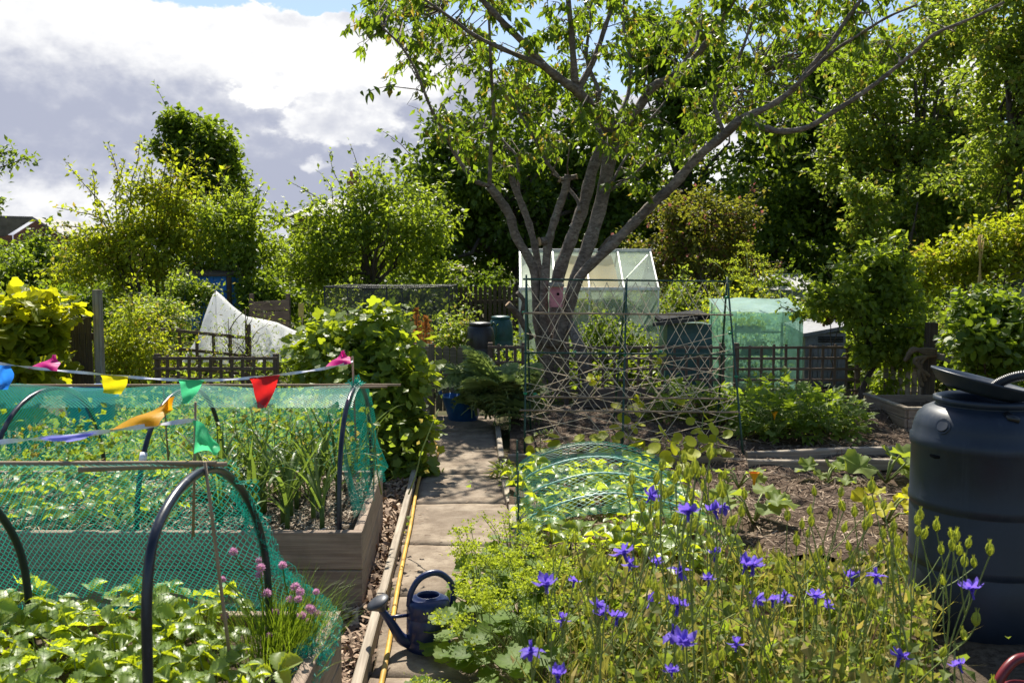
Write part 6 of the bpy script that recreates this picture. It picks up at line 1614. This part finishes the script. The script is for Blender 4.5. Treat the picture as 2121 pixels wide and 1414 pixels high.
# umbellifers, seed heads
for lab, u, v0, y in (('tall yellow flowered umbellifer behind the bean frame', 1548, 535, 13.2), ('second tall umbellifer left of the white glass roof', 1580, 560, 13.4), ('shorter umbellifer next to the grow house roof', 1510, 570, 13.0)):
    b0 = gz(u, y); tp = at(u, v0, y); t = thing('umbellifer', b0, lab, 'plant'); m = MB(); pl = limb_pts(b0, tp, 6, 0, .03); m.tube(pl, [.012 - .0014 * i for i in range(7)], 5)
    Pp, Dd = [], []
    for k in range(7):
        q = b0.lerp(tp, .6 + .4 * k / 6); e2 = q + Vector((random.gauss(0, .16), random.gauss(0, .1), .2)); m.tube([q, e2], .004, 4)
        p = np.array(e2)[None] + rng.normal(size=(60, 3)) * np.array([.07, .07, .02]); Pp.append(p)
    m.build('stem', M_stem, t); Pp = np.concatenate(Pp)
    put('flower_heads', scatter('flower_heads', P_round, Pp, rand_dirs(len(Pp), .6), rand_dirs(len(Pp), 1), .03 * rng.uniform(.6, 1.2, len(Pp)), L_alchf), t)['kind'] = 'stuff'
    n = 240; p = np.array(b0.lerp(tp, .5))[None] + rng.normal(size=(n, 3)) * np.array([.16, .12, .3]); put('foliage', scatter('foliage', P_leaf, p, rand_dirs(n, .2), rand_dirs(n, .7), .07 * rng.uniform(.6, 1.2, n), L_bean), t)['kind'] = 'stuff'
for lab, u, y in (('rust coloured dock seed head in front of the fruit cage', 862, 11.4), ('smaller rusty seed head beside the first', 882, 11.5)):
    b0 = gz(u, y); tp = at(u, 640 if u < 870 else 655, y); t = thing('dock_plant', b0, lab, 'plant'); m = MB().tube(limb_pts(b0, tp, 5, 0, .02), .007, 5); m.build('stem', M_stembrown, t)
    n = 420; s = rng.random(n); p = np.array(b0)[None] + (np.array(tp) - np.array(b0))[None] * (.62 + .38 * s)[:, None] + rng.normal(size=(n, 3)) * np.array([.035, .03, .01]) * (1.2 - s)[:, None] * 1.4
    put('seed_head', scatter('seed_head', P_round, p, rand_dirs(n, .8), rand_dirs(n), .03 * rng.uniform(.6, 1.3, n), L_rust), t)['kind'] = 'stuff'

# ------------------------------------------------------------------ flower bed in the right foreground
AL = [leaf_mesh('mantle_leaf', leaf_lobed(7, .18, .05, 34, c, .35), L_alch) for c in (.15, .35)]
for i, (u, v, r, hh, nf) in enumerate(((1015, 1330, .24, .34, 1500), (1075, 1250, .24, .34, 1200), (1000, 1225, .15, .34, 900), (1110, 1380, .28, .38, 700), (1190, 1270, .24, .34, 500), (890, 1420, .07, .10, 120), (1060, 1150, .16, .28, 500))):
    p = gnd(u, v + 45, .0); t = thing('lady_mantle', p, ["lady's mantle with lime flowers spilling beside the navy can", "lady's mantle clump behind the lime flowers by the path", "lady's mantle flowers leaning over the path near the can", "broad leaved lady's mantle at the bottom among violet flowers", "lady's mantle among the columbines in mid bed", "small lime flowered sprig at the front of the path", "lime flowered clump at the corner of the net tunnel"][i], "lady's mantle", 'lady mantle clumps')
    m = MB()
    for k in range(int(20 + 90 * r)):
        a = random.uniform(0, 6.28); rr = r * math.sqrt(random.random()); h2 = hh * random.uniform(.25, .85) * (1 - .5 * (rr / r) ** 2); tip = p + Vector((rr * math.cos(a), rr * math.sin(a), h2))
        m.tube([p + Vector((rr * .3 * math.cos(a), rr * .3 * math.sin(a), 0)), tip], .003, 4, False)
        leaf_put('leaf', AL[k % 2], tip, (math.cos(a), math.sin(a), -.1), (random.gauss(0, .25) + .3 * math.cos(a), random.gauss(-.2, .25), 1), random.uniform(.07, .125), t)
    m.build('stalks', M_stem, t)['kind'] = 'stuff'
    ncl = int(14 + 34 * r); a = rng.uniform(0, 6.28, ncl); rr = r * np.sqrt(rng.random(ncl)) * 1.1; cl = np.array(p)[None] + np.stack([rr * np.cos(a), rr * np.sin(a), hh * rng.uniform(.6, 1.25, ncl)], 1)
    q = rng.integers(0, ncl, int(nf * 1.2)); P = cl[q] + rng.normal(size=(int(nf * 1.2), 3)) * np.array([.019, .019, .013])
    put('blossom', scatter('blossom', [leaf_simple(.5, .1, 0, .5)], P, rand_dirs(int(nf * 1.2), .3), rand_dirs(int(nf * 1.2), 1), .012 * rng.uniform(.6, 1.3, int(nf * 1.2)), L_alchf), t)['kind'] = 'stuff'
    m = MB()
    for c in cl: m.tube([p + Vector((0, 0, .05)), Vector(p).lerp(Vector(c), .6) + Vector((0, 0, .05)), Vector(c)], .0018, 3, False)
    m.build('flower_stalks', M_stem, t)['kind'] = 'stuff'
# faded ground cover
def cover(n, x0, x1, y0, y1, hmax, mat, size, protos, nm, lab, up=.6, keep=None):
    x = rng.uniform(x0, x1, n); y = rng.uniform(y0, y1, n); h_ = hmax * np.interp(y, [2.0, 3.2, 4.0, 4.75], [1, 1, .7, .35]) * (.35 + .65 * (np.sin(x * 6.1 + y * 3) * .5 + .5)) * rng.random(n) ** .7
    P = np.stack([x, y, .02 + h_], 1)
    k = (x > xr(y) + .06) & ((x / y * F + 1060 < 1950) | (y > 4.2))
    if keep is not None: k &= keep(x, y)
    P = P[k]; n = len(P); D = rand_dirs(n, up); N = rand_dirs(n, .4)
    return tag(put(nm, scatter(nm, protos, P, D, N, size * rng.uniform(.5, 1.3, n), mat)), lab, 'ground cover', kind='stuff')
cover(9000, .1, 2.6, 2.0, 4.75, .42, L_olive, .065, P_lance + P_long, 'ground_cover', 'olive leafy growth under the columbines')
cover(5200, .2, 2.5, 2.0, 4.7, .42, L_tan, .085, P_lance + P_long, 'faded_foliage', 'faded tan stems and leaves under the columbines', .8)
cover(2600, .0, 2.3, 2.2, 4.7, .30, L_alch, .07, P_round, 'leafy_cover', 'fresh green leaves among the faded growth')
cover(1800, .1, 2.3, 2.1, 4.6, .36, L_light, .06, P_leaf, 'bright_shoots', 'bright young shoots poking through the faded growth')
x = rng.uniform(.15, 2.2, 1500); y = rng.uniform(2.1, 4.6, 1500); k = (x / y * F + 1060 < 1960); x, y = x[k], y[k]; n = len(x)
D = np.stack([rng.normal(size=n) * .28, rng.normal(size=n) * .28, np.ones(n)], 1)
tag(put('dry_stalks', scatter('dry_stalks', [strap(1, .008, .25, 0, 5), strap(1, .006, .6, 0, 5)], np.stack([x, y, np.full(n, .02)], 1), D, rng.normal(size=(n, 3)), np.interp(y, [2, 3.4, 4.6], [.52, .46, .22]) * rng.uniform(.5, 1.15, n), L_tan)), 'dry tan stalks standing among the columbines', 'dry stalks', kind='stuff')
# columbines
def pod_mesh():
    parts = []
    for k in range(5):
        a = k * 2 * math.pi / 5; pts = [(0, 0), (.16, .18), (.20, .5), (.15, .8), (.06, .95), (.10, 1.22)]
        v, f = [], []
        for i, (r, z) in enumerate(pts):
            w = (.10, .13, .14, .11, .03, .008)[i]
            for sx in (-1, 1): v.append((r * math.cos(a) * 1.15 - sx * w * math.sin(a), r * math.sin(a) * 1.15 + sx * w * math.cos(a), z))
            v.append((r * 1.6 * math.cos(a), r * 1.6 * math.sin(a), z))
            if i: q = 3 * (i - 1); f += [(q, q + 3, q + 5), (q, q + 5, q + 2), (q + 2, q + 5, q + 4), (q + 2, q + 4, q + 1)]
        parts.append((np.array(v), np.array(f)))
    v, f = merge(parts); return np_mesh('seed_pod', v, f, L_pod, True)
POD = pod_mesh()
def flower_mesh(tilt, cup):
    parts = []
    sp = blade([.12, .10, .06, .05, .02], .3, -.35)
    for k in range(5):
        a = k * 2 * math.pi / 5 + random.uniform(-.12, .12)
        parts.append(xf(blade([.05, .22, .29, .22, .03], .12, .2, .06), a, tilt + random.uniform(-.2, .2), random.uniform(.78, .98)))
        parts.append(xf(blade([.10, .22, .27, .24, .12], .2, -.15), a + .63, cup, .62, (0, 0, .02)))
        parts.append(xf(sp, a + .63, 1.15 + random.uniform(-.2, .2), .7, (0, 0, .05)))
    v, f = merge(parts); return np_mesh('violet_flower', v, f, L_violet, True)
FLV = [flower_mesh(-.15, -.95), flower_mesh(.35, -1.2), flower_mesh(-.55, -1.1), flower_mesh(.1, -.8)]
flowers = [(1350, 1025), (1425, 1055), (1480, 1055), (1500, 1050), (1305, 1165), (1360, 1160), (1480, 1145), (1545, 1168), (1410, 1185), (1468, 1195), (1600, 1240), (1625, 1236), (1130, 1205), (1190, 1200), (1165, 1280), (1250, 1268), (1278, 1275), (1350, 1245), (1405, 1250), (1395, 1315), (1415, 1325), (1100, 1350), (1155, 1395), (1390, 1385), (1525, 1330), (1690, 1230), (1715, 1250), (1765, 1195), (1815, 1195), (2012, 1215), (1865, 1355), (1985, 1375), (1290, 1140), (1240, 1250), (1560, 1165), (1570, 1240)]
extra = [(1370, 975), (1440, 980), (1500, 990), (1400, 1000), (1680, 1090), (1720, 1075), (1770, 1070), (1800, 1090), (1850, 1100), (1900, 1110), (1940, 1100), (1980, 1120), (2050, 1150), (1650, 1130), (1330, 1060), (1240, 1160), (1460, 1020), (1700, 1150), (1840, 1170), (1760, 1140), (1880, 1190)]
spots = [(u, v, True) for u, v in flowers] + [(u, v, False) for u, v in extra]
spots.sort()
names_c = ['columbine with violet flowers and green seed pods in the foreground bed', 'columbine bearing only green seed pods in the foreground bed']
i = 0
while i < len(spots):
    grp = spots[i:i + 3]; i += 3
    y = random.uniform(2.35, 3.0); u0 = sum(g_[0] for g_ in grp) / len(grp)
    if max(g_[1] for g_ in grp) > 1300: y = random.uniform(2.1, 2.35)
    b0 = Vector((at(u0, 700, y + .1).x, y + .1, .02)); hasf = any(g_[2] for g_ in grp)
    t = thing('columbine_plant', b0, names_c[0 if hasf else 1].replace(' in the foreground bed', '') + ', ' + nth(i // 3 - 1, (len(spots) + 2) // 3), 'columbine', 'columbines in the foreground bed')
    ms_ = MB()
    def pod(p): leaf_put('seed_pod', POD, p, (random.gauss(0, 1), random.gauss(0, 1), 0), (random.gauss(0, .2), random.gauss(0, .2), 1), random.uniform(.029, .040), t)
    for u, v, f in grp:
        p = at(u, v, y + random.uniform(-.12, .12)); bb = b0 + Vector((random.gauss(0, .05), random.gauss(0, .05), 0))
        fork = bb.lerp(p, random.uniform(.6, .75)) + Vector((random.gauss(0, .035), random.gauss(0, .03), .0))
        ms_.tube(smooth_path([bb, bb.lerp(fork, .5) + Vector((random.gauss(0, .03), random.gauss(0, .02), 0)), fork], 4), [.0036 - .0001 * k for k in range(9)], 5, False)
        ms_.tube(smooth_path([fork, fork.lerp(p, .5) + Vector((random.gauss(0, .012), 0, .01)), p], 3), .0021, 4, False)
        if f: leaf_put('flower', random.choice(FLV), p, (random.gauss(0, 1), random.gauss(0, 1), 0), (random.gauss(0, .5), random.gauss(-.3, .5), random.choice((1, -1, -1))), random.uniform(.030, .046), t)
        else: pod(p)
        for k in range(2 if f else 3):
            e2 = p + Vector((random.gauss(0, .07), random.gauss(0, .07), random.uniform(-.10, .09)))
            q = fork.lerp(p, random.uniform(0, .4)); ms_.tube(smooth_path([q, q.lerp(e2, .5) + Vector((random.gauss(0, .012), 0, -.012)), e2], 3), .0018, 4, False); pod(e2)
    ms_.build('stems', M_stem, t)
    n = 26; P = np.array(b0)[None] + np.stack([rng.normal(size=n) * .12, rng.normal(size=n) * .1, rng.uniform(.1, .55, n)], 1)
    put('foliage', scatter('foliage', P_round, P, rand_dirs(n, .1), rand_dirs(n, 1), .045 * rng.uniform(.6, 1.2, n), L_olive), t)['kind'] = 'stuff'
